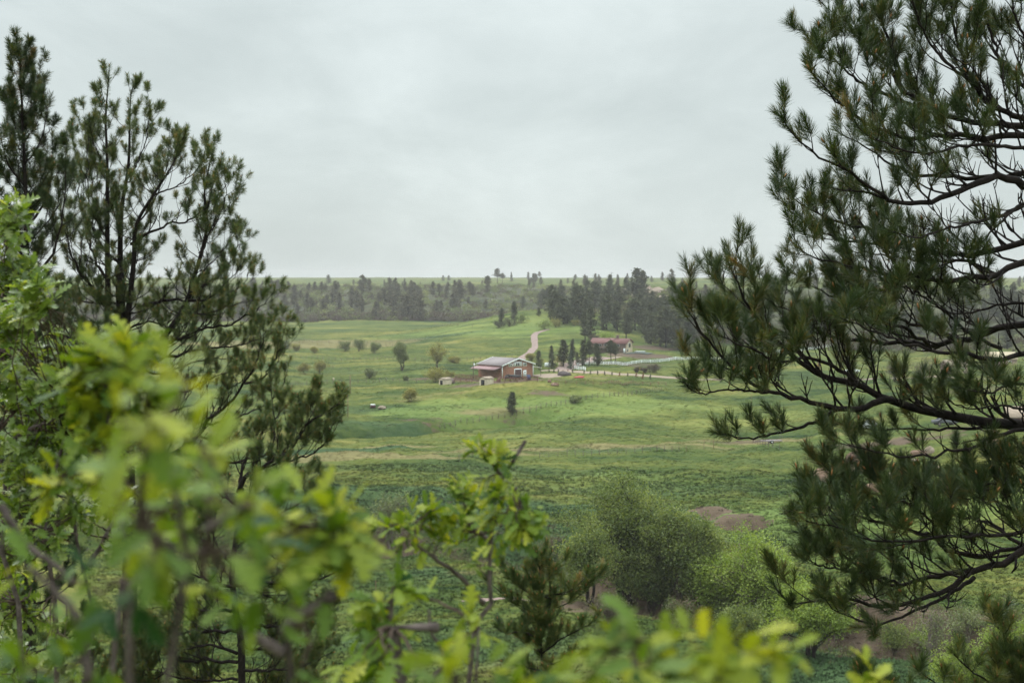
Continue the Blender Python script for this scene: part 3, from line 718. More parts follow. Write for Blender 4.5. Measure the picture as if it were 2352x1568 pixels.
fence([(1730, 1017), (1750, 1022), (1768, 1028), (1790, 1034)], 'close set dark posts of a wire fence beside the flat trailer', n=9, h=1.35, r=.06)
fence([(1240, 1052), (1300, 1049), (1380, 1044), (1460, 1040), (1560, 1036)], 'thin wire fence across the lower pasture', n=18, h=1.2, r=.045)
fence([(1055, 1060), (1070, 1052), (1085, 1046)], 'short leaning fence on the dry grass strip', n=4, h=1.25)
# corral of rusty pipe
fence([(1030, 882), (1060, 880), (1095, 878), (1130, 877), (1150, 878), (1190, 879), (1235, 877)], 'rusty red pipe corral in front of the barn', 'corral_fence', 34, 1.6, .08, (.4, .8, 1.15, 1.5), M_rust, M_rust, rail=.13)
fence([(1045, 872), (1075, 871), (1100, 872)], 'rusty inner corral panels left of the barn', 'corral_fence', 14, 1.6, .08, (.4, .8, 1.15, 1.5), M_rust, M_rust, rail=.13)
# hitching frame beyond the barn roof
def pole(px, py, top, r, label, mat, name='utility_pole', cat='pole', cross=True, lamp=False, group=None, d=None):
    c = place(px, py, d)
    h = (py - top) * c[1] / F
    o = empty(name, c, label, cat, group)
    mb = MB(); mb.tube([c - np.array([0, 0, .6]), c + np.array([0, 0, h])], [r, r * .75], 7); mb.build('shaft', mat, o, c)
    if cross:
        mb = MB(); mb.box(c + np.array([0, 0, h - .5]), (2.2 * r / .14, .12, .14)); mb.build('crossarm', mat, o, c)
    if lamp:
        mb = MB(); mb.box(c + np.array([.35, 0, h * .80]), (.45, .3, .8)); mb.tube([c + np.array([0, 0, h * .8]), c + np.array([.3, 0, h * .8])], .05, 4); mb.build('transformer', M_white, o, c)
    return o
pole(1087, 873, 829, .14, 'dark utility pole with a small pale box beside the barn awning', M_wood, cross=False, lamp=True)
pole(804.5, 904, 861, .13, 'tall brown pole in the pasture, farther of a pair', M_polew, 'fence_pole', cross=False)
pole(799, 958, 905, .12, 'tall brown pole in the pasture, nearer of a pair', M_polew, 'fence_pole', cross=False)
pole(1617, 1031, 1008, .055, 'slim brown pole at the dry grass, closer to the flat trailer than its tall neighbour', M_polew, 'fence_pole', cross=False)
pole(1639, 1031, 1008, .055, 'slim brown pole nearest the flat trailer', M_polew, 'fence_pole', cross=False)
pole(1576, 1038, 1022, .05, 'short brown post standing alone on dry grass', M_polew, 'fence_pole', cross=False)
pole(1726, 962, 900, .05, 'thin tall pole seen below the big pine branch', M_polew, 'fence_pole', cross=False)
pole(863, 1358, 1336, .045, 'short pale capped marker post in the lower meadow', M_polew, 'marker_post', 'post', cross=False)
pole(612.8, 645, 626, .2, 'tiny skyline utility pole, shorter of a pair at far left', M_wood, d=2300)
pole(621.5, 645, 625, .2, 'tiny skyline utility pole, taller of a pair at far left', M_wood, d=2300)
pole(1405, 660, 625, .22, 'skyline utility pole rising above the right hill trees', M_wood, d=1200)
pole(971.5, 646, 638.5, .2, 'tiny skyline pole, left of two beside the round skyline trees', M_wood, d=2300)
pole(977, 646, 639, .2, 'tiny skyline pole, right of two beside the round skyline trees', M_wood, d=2300)
c = place(1215, 826)
# yellow diamond sign
c = place(1466.5, 853); s_ = c[1] / F
sg = empty('road_sign', c, 'yellow diamond warning sign on a post beside the brown bush', 'sign')
mb = MB(); mb.tube([c - np.array([0, 0, .4]), c + np.array([0, 0, 7 * s_])], .05, 5); mb.build('post', M_wood, sg, c)
mb = MB(); zc = 6.2 * s_; w_ = 4.8 * s_
v = [c + np.array([dx * w_, -.06 + dy, zc + dz * w_]) for dy in (0, .04) for dx, dz in ((-1, 0), (0, -1), (1, 0), (0, 1))]
mb.add(v, quads=[(0, 1, 2, 3), (7, 6, 5, 4), (0, 4, 5, 1), (1, 5, 6, 2), (2, 6, 7, 3), (3, 7, 4, 0)]); pl = mb.build('plate', M_yellow, sg, c)
mb = MB(); mb.tube([c + np.array([-.05 * w_, -.07, zc - .5 * w_]), c + np.array([-.05 * w_, -.07, zc + .05 * w_]), c + np.array([.3 * w_, -.07, zc + .3 * w_])], .09 * w_, 4); mb.build('arrow', M_black, pl, c)
# small farmyard things
def boxthing(name, px, py, size, rz, mat, label, cat, lid=None):
    c = place(px, py)
    o = empty(name, c, label, cat)
    mb = MB(); mb.box(c + np.array([0, 0, size[2] / 2]), size, rz, taper=.94); mb.build('tub', mat, o, c)
    mb = MB(); mb.box(c + np.array([0, 0, size[2] + .06]), (size[0] * .98, size[1] * .98, .12), rz, taper=.8); mb.build('lid', lid or mat, o, c)
    return o
boxthing('feeder', 856.5, 938, (1.35, 1.0, .85), .2, M_maroon, 'dark red livestock feeder with a white lid alone in the pasture', 'feeder', M_white)
boxthing('rubbish_bin', 1214, 872, (1.0, .9, 1.25), .3, M_blue, 'blue wheeled bin beside the white barn door', 'bin')
boxthing('storage_box', 1289, 842, (1.7, 1.4, 1.5), .4, M_cream, 'white storage box between the conifers by the drive', 'box')
boxthing('storage_box', 1258, 843, (2.2, 1.4, 1.5), .2, M_white, 'white storage box just right of the barn lean-to', 'box')
boxthing('water_tank', 1036, 880, (2.0, 1.4, 1.1), .1, M_roof, 'grey water tank beside the farther cream shelter', 'tank')
boxthing('hive_box', 766, 874, (.6, .5, .8), .1, M_shed, 'small white box standing alone in the left pasture', 'box')
boxthing('hive_box', 1262, 1000 - 122, (1.0, .8, .6), .1, M_rock, 'low brown crate by the gravel yard', 'crate')
# heap and red tarpaulin
c = place(1298, 862); tag(MB().blob(c + np.array([0, 0, .3]), (5.0, 3.5, 2.2), .3, 5).build('earth_heap', M_earth, None, c, smooth=True), 'dark heap of earth beside the pale gravel yard', 'heap')
c = place(1329, 868); tag(MB().blob(c + np.array([0, 0, .25]), (3.6, 1.6, .9), .1, 8, .18).build('tarpaulin', M_red, None, c, smooth=True), 'red tarpaulin crumpled over a low pile by the drive', 'tarpaulin')
# round feeder ring behind the corral
c = place(1187, 870); o = empty('hay_ring', c, 'round rusty hay ring standing behind the black cattle', 'hay feeder')
mb = MB()
t = np.linspace(0, 2 * math.pi, 25)
for zz in (.2, .75, 1.3): mb.tube(np.column_stack([c[0] - 1.2 + 1.2 * np.cos(t), c[1] + 1.2 * np.sin(t), np.full(25, c[2] + zz)]), .05, 4)
for k in range(12):
    q = c + np.array([-1.2 + 1.2 * math.cos(k * math.pi / 6), 1.2 * math.sin(k * math.pi / 6), 0]); mb.tube([q, q + np.array([0, 0, 1.3])], .04, 4)
mb.build('frame', M_rust, o, c)

M_offw = solid('dusty_white_paint', (0.42, 0.44, 0.44), 0.5, 0.08, 2)
# ---- vehicles and trailer at the right, half hidden by the big pine
def wheel(mb_t, mb_r, c, ax, r, w_):
    a_ = np.array([*ax, 0.0]); mb_t.tube([c - a_ * w_ / 2, c + a_ * w_ / 2], r, 14); mb_r.tube([c - a_ * (w_ / 2 + .02), c + a_ * (w_ / 2 + .02)], r * .55, 10)
def pickup(px, py, rz, paint, label, cat='pickup truck', name='pickup_truck'):
    c = place(px, py); f = local(c, (math.cos(rz), math.sin(rz)), (-math.sin(rz), math.cos(rz)))
    o = empty(name, c, label, cat)
    prof = [(-2.6, .5), (2.6, .5), (2.65, .95), (2.5, 1.15), (1.25, 1.22), (.75, 1.85), (-.75, 1.88), (-.95, 1.2), (-2.6, 1.15)]
    mb = MB(); n_ = len(prof)
    V = [f(u, e, w) for e in (-.9, .9) for u, w in prof]
    qs = [(k, (k + 1) % n_, n_ + (k + 1) % n_, n_ + k) for k in range(n_)]
    mb.add(V, quads=qs, tris=[(0, k + 1, k) for k in range(1, n_ - 1)] + [(n_, n_ + k, n_ + k + 1) for k in range(1, n_ - 1)])
    body = mb.build('body', paint, o, c)
    mb = MB()
    for e in (-.915, .905): obox(mb, f, -.7, .55, e, e + .01, 1.28, 1.76)
    v = [f(1.22, -.75, 1.26), f(1.22, .75, 1.26), f(.80, .7, 1.8), f(.80, -.7, 1.8)]; mb.slab(v, .03); mb.build('window', M_glass, o, c)
    for u in (-1.65, 1.7):
        for e in (-.82, .82):
            t_, r_ = MB(), MB(); wheel(t_, r_, f(u, e, .38), (f(0, 1, 0) - f(0, 0, 0))[:2], .38, .26)
            w_ = t_.build('wheel', M_tyre, o, c); r_.build('rim', M_roof, w_, c)
    return o
pickup(1998, 986, math.radians(60), M_offw, 'white pickup truck half hidden behind the big pine branch')
pickup(2170, 977, math.radians(10), M_greyroof, 'grey pickup truck just below the thickest pine limb')
pickup(1957, 857, math.radians(5), M_white, 'distant white truck on the dirt track by the brown shrubs')
c = place(1772, 1018); f = local(c, (math.cos(.15), math.sin(.15)), (-math.sin(.15), math.cos(.15)))
tr = empty('flat_trailer', c, 'flat grey trailer with one pale wheel parked behind the fence posts', 'trailer')
mb = MB(); obox(mb, f, -2.2, 2.2, -.9, .9, .5, .62); mb.build('deck', M_roof, tr, c)
mb = MB(); mb.tube([f(-2.2, 0, .5), f(-3.4, 0, .45)], .06, 5); mb.tube([f(2.1, -.85, .6), f(2.1, -.85, 1.6), f(2.1, .85, 1.6), f(2.1, .85, .6)], .05, 5); mb.build('tongue', M_wood, tr, c)
for e in (-1, 1):
    t_, r_ = MB(), MB(); wheel(t_, r_, f(-.2, e, .36), (f(0, 1, 0) - f(0, 0, 0))[:2], .36, .2); w_ = t_.build('wheel', M_tyre, tr, c); r_.build('rim', M_white, w_, c)

# ---- other houses behind the big pine
def cottage(px, py, Lp, Wm, ev, rise, rz, wall, roofm, label, name='house'):
    c = place(px, py); f0 = (math.cos(rz), math.sin(rz)); f1 = (-math.sin(rz), math.cos(rz)); f = local(c, f0, f1)
    o = empty(name, c, label, 'house')
    L_ = Lp * c[1] / F
    mb = MB(); gable_body(mb, f, L_, Wm, ev, ev + rise, -2); mb.build('wall', wall, o, c)
    mb = MB()
    for s0 in (0, 1):
        e0 = -.5 if s0 == 0 else Wm + .5; dp = ev - .5 * rise / (Wm / 2)
        q = [f(-.5, e0, dp + .1), f(L_ + .5, e0, dp + .1), f(L_ + .5, Wm / 2, ev + rise + .1), f(-.5, Wm / 2, ev + rise + .1)]
        mb.slab(q if s0 == 0 else q[::-1], .15)
    mb.build('roof', roofm, o, c)
    n_ = max(2, int(L_ / 3.5))
    for k_ in range(n_):
        u = (k_ + .5) * L_ / n_
        mb = MB(); obox(mb, f, u - .6, u + .6, -.06, -.004, ev - 1.9, ev - .7); w_ = mb.build('window', M_white, o, c)
        mb = MB(); obox(mb, f, u - .48, u + .48, -.08, -.064, ev - 1.8, ev - .8); mb.build('pane', M_glass, w_, c)
cottage(1944, 712, 46, 8, 2.6, 4.4, .15, M_cream, M_greyroof, 'distant house with a steep slate grey roof on the right hillside')
cottage(2272, 842, 62, 9, 3.0, 2.4, -.1, M_awn, M_cream, 'distant house with a cream yellow roof behind the big pine')
cottage(2180, 858, 44, 8, 2.8, 1.8, .1, M_awn, M_rockpale, 'low pink walled house beside the brown shrubs')
cottage(2318, 990, 60, 7, 2.8, 1.6, -.25, M_maroon, M_rockpale, 'dark red shed at the right edge behind pine twigs', 'shed')

# ---- rocks
def rock(px, py, wpx, hpx, mat, label, seed, dep=.8, group=None):
    c = place(px, py); k_ = c[1] / F
    g = np.random.default_rng(seed)
    o = MB().blob(c + np.array([0, 0, hpx * k_ * .38]), (wpx * k_, wpx * k_ * dep, hpx * k_ * 1.25), g.uniform(-.6, .6), seed, .2, nu=26, nv=16, fine=.10).build('boulder', mat, None, c)
    tag(o, label, 'boulder', group)
rock(1982, 1080, 72, 56, solid('dark_sandstone', (0.13, 0.078, 0.058), .95, .35, .8, bump=.8), 'largest boulder, tall dark brown, standing in the grass slope', 31)
rock(1972, 1084, 44, 22, M_rockpale, 'pale slab leaning at the foot of the tall dark boulder', 32)
rock(1890, 1108, 46, 30, M_rock, 'reddish boulder low on the slope left of the tall one', 33)
rock(1916, 1100, 32, 26, M_rockpale, 'pale boulder resting against the reddish one', 34)
rock(1866, 1122, 26, 9, M_rockpale, 'flat pale stone lowest and farthest left on the slope', 35)
rock(2110, 1046, 32, 12, M_rock, 'flat brown boulder in the middle of the slope', 36)
rock(2134, 1042, 20, 14, M_rockpale, 'small pale boulder right of the flat brown one', 37)
rock(2281, 1022, 24, 18, M_rock, 'rounded pink boulder high on the right slope', 38)
rock(2284, 1004, 26, 14, M_rock, 'rounded pink boulder just above another at upper right', 39)
rock(2260, 1030, 16, 9, M_rock, 'small low boulder left of the two rounded pink ones', 40)
rock(2090, 1062, 44, 9, M_rockpale, 'long flat pale ledge across the slope', 41)
rock(2064, 1110, 60, 24, M_rockpale, 'long pale boulder behind the lower pine needles', 42)
rock(2004, 1130, 40, 22, M_rock, 'pink boulder behind the lower pine needles', 43)
rock(2140, 1080, 30, 10, M_rockpale, 'small pale stone right of the long boulder', 44)
rock(829, 1240, 10, 11, M_rockpale, 'small pale stone standing at the creek edge', 45)
rock(876, 940, 20, 8, M_rockpale, 'pale flat stone near the red feeder', 46)
rock(1275, 886, 18, 6, M_rock, 'small brown stone before the gravel yard', 47)
# sandstone rims near the top of the right hill
def rim(px0, px1, py, n_, h_, label, seed):
    g = np.random.default_rng(seed); c = place((px0 + px1) / 2, py); o_ = empty('rock_outcrop', c, label, 'outcrop')
    for k_ in range(n_):
        p = place(px0 + (px1 - px0) * (k_ + g.random()) / n_, py + g.normal() * 5)
        w_ = g.uniform(4, 12)
        mb = MB(); mb.blob(p + np.array([0, 0, h_ * .2]), (w_, w_ * .6, h_ * g.uniform(.5, 1.4)), g.uniform(-.5, .5), int(g.integers(1e6)), .22, nu=10, nv=7)
        mb.build('ledge', M_rock2, o_, c)
M_rock2 = solid('far_sandstone', (0.28, 0.215, 0.17), .95, .3, .15, bump=.5)
rim(1425, 1520, 672, 26, 5, 'pale sandstone outcrop among pines near the right skyline', 51)
rim(1960, 2080, 664, 26, 5, 'broken sandstone rim on the hill behind the big pine', 52)
rim(1500, 1560, 688, 8, 3, 'small low sandstone ledge below the main outcrop', 53)
# ------------------------------------------------------------------ trees and shrubs of the valley
M_bark = barkmat('grey_brown_bark', (0.035, 0.026, 0.020), (0.105, 0.082, 0.064), 6)
M_barkdk = barkmat('dark_pine_bark', (0.007, 0.0055, 0.005), (0.028, 0.020, 0.017), 8)
M_twig = barkmat('bleached_twig', (0.12, 0.095, 0.080), (0.28, 0.235, 0.200), 9)
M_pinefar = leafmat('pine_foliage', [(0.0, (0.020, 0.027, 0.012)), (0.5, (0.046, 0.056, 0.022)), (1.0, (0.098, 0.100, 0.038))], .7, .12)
M_pinehaze = leafmat('hazed_pine_foliage', [(0.0, (0.044, 0.041, 0.027)), (0.5, (0.084, 0.077, 0.046)), (1.0, (0.14, 0.122, 0.070))], .8, .12)  # foliage greyed and lightened in its colour to imitate distance haze
M_spruce = leafmat('blue_spruce_foliage', [(0.0, (0.026, 0.040, 0.026)), (0.5, (0.050, 0.070, 0.045)), (1.0, (0.095, 0.118, 0.078))], .7, .12)
M_deadcon = leafmat('rusty_dead_needles', [(0.0, (0.13, 0.045, 0.022)), (0.5, (0.24, 0.09, 0.045)), (1.0, (0.36, 0.18, 0.08))], .8, .1)
M_cotton = leafmat('olive_leaves', [(0.0, (0.050, 0.080, 0.022)), (0.5, (0.125, 0.168, 0.046)), (1.0, (0.27, 0.305, 0.10))], .6, .38)
M_bright = leafmat('fresh_green_leaves', [(0.0, (0.110, 0.165, 0.024)), (0.5, (0.215, 0.295, 0.050)), (1.0, (0.32, 0.39, 0.09))], .55, .32)
M_yellow_l = leafmat('yellow_green_leaves', [(0.0, (0.120, 0.118, 0.034)), (0.5, (0.235, 0.220, 0.064)), (1.0, (0.34, 0.310, 0.110))], .6, .28)
M_grey_l = leafmat('grey_green_leaves', [(0.0, (0.070, 0.092, 0.036)), (0.5, (0.145, 0.175, 0.072)), (1.0, (0.24, 0.265, 0.125))], .6, .25)
M_brownbush = leafmat('purple_brown_twigs', [(0.0, (0.050, 0.038, 0.030)), (0.5, (0.098, 0.074, 0.056)), (1.0, (0.135, 0.125, 0.065))], .8, .15)
M_scrub = leafmat('hill_scrub_leaves', [(0.0, (0.066, 0.045, 0.040)), (0.28, (0.098, 0.078, 0.050)), (0.45, (0.080, 0.100, 0.036)), (0.8, (0.150, 0.180, 0.056)), (1.0, (0.23, 0.24, 0.085))], .8, .2)
M_brush = leafmat('creek_brush', [(0.0, (0.085, 0.058, 0.040)), (0.3, (0.150, 0.112, 0.074)), (0.55, (0.070, 0.098, 0.034)), (1.0, (0.145, 0.180, 0.055))], .8, .2)

def leaves(mb, C, size, tint, g, mat=0, flat=0.0, aspect=.6):
    """diamond leaf faces centred on C, turned at random"""
    n = len(C)
    a = g.normal(size=(n, 3)); a[:, 2] *= (1 - flat); a /= np.linalg.norm(a, axis=1)[:, None] + 1e-9
    b = np.cross(a, g.normal(size=(n, 3))); b /= np.linalg.norm(b, axis=1)[:, None] + 1e-9
    s = (size * g.uniform(.6, 1.35, n))[:, None] * .5
    V = np.stack([C - a * s, C + b * s * aspect, C + a * s, C - b * s * aspect], 1).reshape(-1, 3)
    mb.add(V, quads=np.arange(4 * n).reshape(-1, 4), tint=np.repeat(np.clip(tint, 0, 1), 4), mat=mat)

def curve(p, q, g, bend=.18, n=6, sag=0.0):
    p, q = np.asarray(p, float), np.asarray(q, float)
    L_ = np.linalg.norm(q - p)
    t = np.linspace(0, 1, n)[:, None]
    off = g.normal(size=3) * bend * L_
    off2 = g.normal(size=(n, 3)) * .02 * L_
    w_ = np.sin(np.pi * t)
    r = p + (q - p) * t + off * w_ + np.array([0, 0, -sag * L_]) * w_ + off2 * w_
    return r

def broadleaf(name, label, cat, px, py, top, wid, leaf, seed, lobes=26, per=260, ls=.16, bark=None, trunk=.14, low=.12, stems=2, lean=0.0, group=None, base=None, dep=1.0, fill=.55, thick=1.0, twiggy=5, flat_top=0):
    """a broad-leaved tree or shrub: stems fork to many lobes of leaves, with gaps between the lobes"""
    g = np.random.default_rng(seed)
    c = place(px, py) if base is None else np.array(base, float)
    k = c[1] / F; h = (py - top) * k; r = wid * k / 2
    o = empty(name, c, label, cat, group)
    wood, lf = MB(), MB()
    zc = h * (low + (1 - low) / 2); rz = h * (1 - low) / 2
    P = []
    while len(P) < lobes:
        q = g.normal(size=3); q /= np.linalg.norm(q); q *= g.uniform(fill, .9)
        q = q * np.array([r, r * dep, rz]) * g.uniform(.72, 1.16)
        # crown narrows a little to the top and the foot
        q[:2] *= 1 - .28 * max(0, q[2] / rz) ** 2
        P.append(np.array([q[0] + lean * (q[2] + zc), q[1], q[2] + zc]))
    P = np.array(P)
    sr = h * .022 * thick
    st = []
    for s_ in range(stems):
        an = g.uniform(0, 6.28); rad_ = r * (.05 + .22 * g.random()) * (stems > 1)
        e = np.array([math.cos(an) * rad_ + lean * h * .8, math.sin(an) * rad_ * dep, h * g.uniform(.68, .85)])
        b0 = np.array([math.cos(an), math.sin(an), 0]) * sr * 1.2 * (stems > 1)
        cv = curve(b0 - np.array([0, 0, .4]), e, g, .06, 9)
        st.append(cv); wood.tube(cv + c, np.linspace(sr, sr * .25, 9), 7)
    rl = (r * r * rz) ** (1 / 3) * (1.05 / lobes ** (1 / 3)) * 1.25
    for p in P:
        cv = st[g.integers(len(st))]
        zs = min(max(p[2] - r * .5 * g.uniform(.5, 1.3), h * .06), h * .75)
        j = int(np.argmin(np.abs(cv[:, 2] - zs)))
        br = curve(cv[j], p, g, .13, 7, sag=-.08)
        wood.tube(br + c, np.linspace(sr * .38, sr * .10, 7), 5)
        tl = g.normal() * .17 + .5
        for _ in range(twiggy):
            d = g.normal(size=3); d /= np.linalg.norm(d); d[2] = abs(d[2]) * .7 + .1
            q = p + d * rl * g.uniform(.5, 1.45)
            tw = curve(br[-2], q, g, .12, 4)
            wood.tube(tw + c, np.linspace(sr * .10, sr * .035, 4), 4, cap=False)
            m = max(4, per // twiggy)
            t_ = g.random(m) ** .7
            C = tw[0] + (tw[-1] - tw[0]) * t_[:, None] + g.normal(size=(m, 3)) * rl * .30
            C[:, 2] = np.maximum(C[:, 2], .05)
            leaves(lf, C + c, ls, tl + .12 * g.normal() + .13 * g.normal(size=m), g)
    wood.build('trunk', bark or M_bark, o, c, smooth=True)
    lf.build('crown', leaf, o, c)
    return o

def conifer_mesh(seed, kind='pine', nb=46, per=26, ts=.045):
    """trunk and crown of a unit-height conifer"""
    g = np.random.default_rng(seed)
    tr, cr = MB(), MB()
    lean = g.normal(size=2) * .025
    ax = lambda z: np.array([lean[0] * z + .012 * math.sin(5 * z + seed), lean[1] * z, z])
    zz = np.linspace(-.06, .97, 9)
    tr.tube([ax(z) for z in zz], np.linspace(.021, .004, 9), 6)
    z0 = {'pine': g.uniform(.08, .24), 'spruce': .05, 'round': .06, 'high': g.uniform(.42, .52), 'sapling': .08, 'wood': g.uniform(.03, .12)}[kind]
    wmax = {'pine': g.uniform(.17, .24), 'spruce': .23, 'round': .31, 'high': .24, 'sapling': .26, 'wood': g.uniform(.18, .25)}[kind]
    for k in range(nb):
        u = (k + g.random()) / nb
        z = z0 + (1 - z0) * u * .98
        if kind == 'spruce': w_ = wmax * (1 - u) ** .9 + .012
        elif kind == 'round': w_ = wmax * math.sqrt(max(0, 1 - (2 * u * .95 - .75) ** 2 / 1.6)) * (1 - .5 * u)
        elif kind == 'sapling': w_ = wmax * (1 - u) ** .7 + .02
        else: w_ = wmax * (min(1, u * 4 + .45)) * (1 - u ** 1.7) ** .8 * g.uniform(.55, 1.2) + .02
        an = g.uniform(0, 6.28)
        L_ = w_ * g.uniform(.75, 1.1)
        up = -.25 if kind == 'spruce' else g.uniform(.0, .35)
        p0 = ax(z); p1 = p0 + np.array([math.cos(an) * L_, math.sin(an) * L_, L_ * up])
        if kind != 'spruce': tr.tube([p0, (p0 + p1) / 2 - np.array([0, 0, .012]), p1], [.006, .004, .002], 4, cap=False)
        t_ = g.uniform(.25, 1.05, per)
        C = p0 + (p1 - p0) * t_[:, None] + g.normal(size=(per, 3)) * np.array([.024, .024, .018]) * (1 + w_ * 2)
        leaves(cr, C, ts, .5 + .17 * g.normal() + .14 * g.normal(size=per), g, aspect=.5)
    C = ax(.985) + g.normal(size=(per, 3)) * np.array([.012, .012, .022]); leaves(cr, C, ts * .8, .5 + .15 * g.normal(size=per), g, aspect=.5)
    return tr, cr

CON = {}
def conifer(kind, seed, mat, nb, per, ts):
    key = (kind, seed, mat.name)
    if key not in CON:
        tr, cr = conifer_mesh(seed, kind, nb, per, ts)
        CON[key] = (tr.mesh('trunk', M_barkdk), cr.mesh('crown', mat))
    return CON[key]
def plant_conifer(px, py, top, label, cat='pine tree', kind='pine', seed=1, mat=None, wide=1.0, group=None, nb=46, per=26, ts=.045, name='pine_tree', base=None):
    c = place(px, py) if base is None else np.array(base, float)
    h = (py - top) * c[1] / F if base is None else top
    tm, cm = conifer(kind, seed, mat or M_pinefar, nb, per, ts)
    o = empty(name, c, label, cat, group, rz=(px * 1.37) % 6.28)
    o.scale = (h * wide, h * wide, h)
    for nm, me in (('trunk', tm), ('crown', cm)):
        q = bpy.data.objects.new(nm, me); COL.objects.link(q); q.parent = o
    return o

# ---- the grove beside the drive
GR = [(1238, 848, 805, 'round', 'broad dark pine just right of the barn roof', .95), (1269, 846, 795, 'spruce', 'dark spruce at the left end of the grove by the white box', 1.0),
      (1295, 843, 781, 'pine', 'tallest dark pine of the grove, second from its left end', 1.35), (1315, 827, 780, 'pine', 'pine at the back of the grove behind the grey spruce', 1.1),
      (1311, 848, 803, 'spruce', 'small pale grey green spruce at the front of the grove', .95), (1326, 840, 809, 'round', 'low bushy pine right behind the pale spruce', .8),
      (1338, 842, 781, 'pine', 'slender dark pine left of the bare trunked one in the grove', 1.1), (1352.5, 841, 784, 'high', 'bare trunked pine with a high narrow crown before the house', .95),
      (1372.5, 840, 789, 'pine', 'broad pine in front of the ranch house steps', 1.45), (1403.5, 835, 783, 'high', 'broad high crowned pine hiding the middle of the ranch house', 1.25), (1413.5, 835, 789, 'high', 'pine overlapping the right of the pine before the house', 1.0)]
for k_, (px, py, top, kd, lb, wd_) in enumerate(GR):
    plant_conifer(px, py, top, lb, 'spruce' if kd == 'spruce' else 'pine tree', kd, 100 + k_, M_spruce if 'pale' in lb and kd == 'spruce' else M_pinefar, wd_, 'conifers between the barn and the ranch house', 80, 34, .042, 'spruce_tree' if kd == 'spruce' else 'pine_tree')
plant_conifer(1176, 956, 906, 'single rounded pine alone on the knoll below the barn', 'pine tree', 'round', 131, M_pinefar, 1.0, nb=90, per=34, ts=.05)
plant_conifer(1881, 862, 831, 'rusty dead conifer seen through the big pine branches', 'dead conifer', 'sapling', 132, M_deadcon, 1.0)

# ---- saplings along the gravel drive
ORD = ['first', 'second', 'third', 'fourth', 'fifth', 'sixth', 'seventh', 'eighth', 'ninth', 'tenth', 'eleventh', 'twelfth', 'thirteenth', 'fourteenth', 'fifteenth', 'sixteenth']
SP = [(45, 820, 60, 0), (125, 825, 62, 0), (205, 825, 58, 0), (285, 825, 50, 1), (365, 805, 40, 1), (450, 828, 58, 0), (645, 845, 65, 0), (760, 848, 60, 0), (880, 855, 65, 0), (1005, 866, 70, 0), (1130, 868, 62, 0), (1260, 884, 64, 1), (1400, 886, 62, 0), (1550, 895, 70, 1), (1665, 926, 86, 1), (1795, 936, 80, 0)]
for k_, (zx, zy, zh, dead) in enumerate(SP):
    px, py = 1255.6 + zx * .1328, 747 + zy * .1328
    plant_conifer(px, py, py - zh * .1328 * 1.15, ('rusty brown dying' if dead else 'small green') + ' sapling beside the gravel drive, %s of the row counted from the barn' % ORD[k_], 'sapling', 'sapling', 140 + k_ % 3, M_deadcon if dead else M_pinefar, 1.0, 'saplings planted along the drive', 26, 16, .11, 'conifer_sapling')

# ---- pines on the hill, those standing clear of the wood first
HP = [(1152, 750, 708, 'dark pine at the left end of the scrub on the nose of the hill'), (1181, 742, 693, 'tall dark pine rising from the scrub on the nose of the hill'), (1201, 708, 680, 'broad dark pine on the crest left of the hill wood'),
      (1237, 727, 706, 'small rounded tree on the crest grass left of the hill wood'), (1358, 782, 704, 'large dark pine behind the left end of the ranch house'), (1345, 786, 716, 'pine just left of the large one behind the ranch house'),
      (1393, 757, 678, 'tallest dark pine above the ranch house roof'), (1411, 753, 700, 'slim pine right of the tallest one above the ranch house'), (1438, 780, 714, 'spreading pine behind the cream gable of the ranch house'),
      (1466, 745, 690, 'pine on the open slope, left of a dark pair'), (1474, 743, 688, 'pine on the open slope, right of a dark pair'), (1253, 704, 668, 'dark pine at the left edge of the hill wood'), (1240, 703, 672, 'low dark pine leaning out at the left edge of the hill wood')]
for k_, (px, py, top, lb) in enumerate(HP):
    plant_conifer(px, py, top, lb, 'pine tree', ['pine', 'pine', 'round', 'round'][k_] if k_ < 4 else ('round' if k_ == 12 else 'pine'), 160 + k_, M_pinefar, 1.15, None, 70, 30, .046)
SK = [(755, 652, 631, 'round', 'lone dark spruce standing above the left skyline'), (1018, 645, 632, 'round', 'left of two round trees touching the skyline'), (1031, 645, 632, 'round', 'right of two round trees touching the skyline'),
      (1142, 650, 617, 'high', 'tallest tree on the skyline with a rounded crown'), (1154, 650, 628, 'high', 'smaller tree leaning against the tallest skyline tree'), (1175, 646, 625, 'spruce', 'pointed spruce on the skyline right of the tallest tree'),
      (1119, 671, 634, 'high', 'bare stemmed pine just below the tallest skyline tree'), (1477, 661, 631, 'high', 'flat topped pine beside the sandstone outcrop on the skyline'), (1497, 648, 634, 'round', 'small dome shaped tree on the skyline right of the outcrop')]
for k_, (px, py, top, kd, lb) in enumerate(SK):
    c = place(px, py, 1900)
    plant_conifer(px, py, (py - top) * c[1] / F, lb, 'spruce' if kd == 'spruce' else 'pine tree', kd, 180 + k_, M_pinehaze, 1.3 if kd != 'spruce' else 1.0, None, 60, 26, .055, base=c)

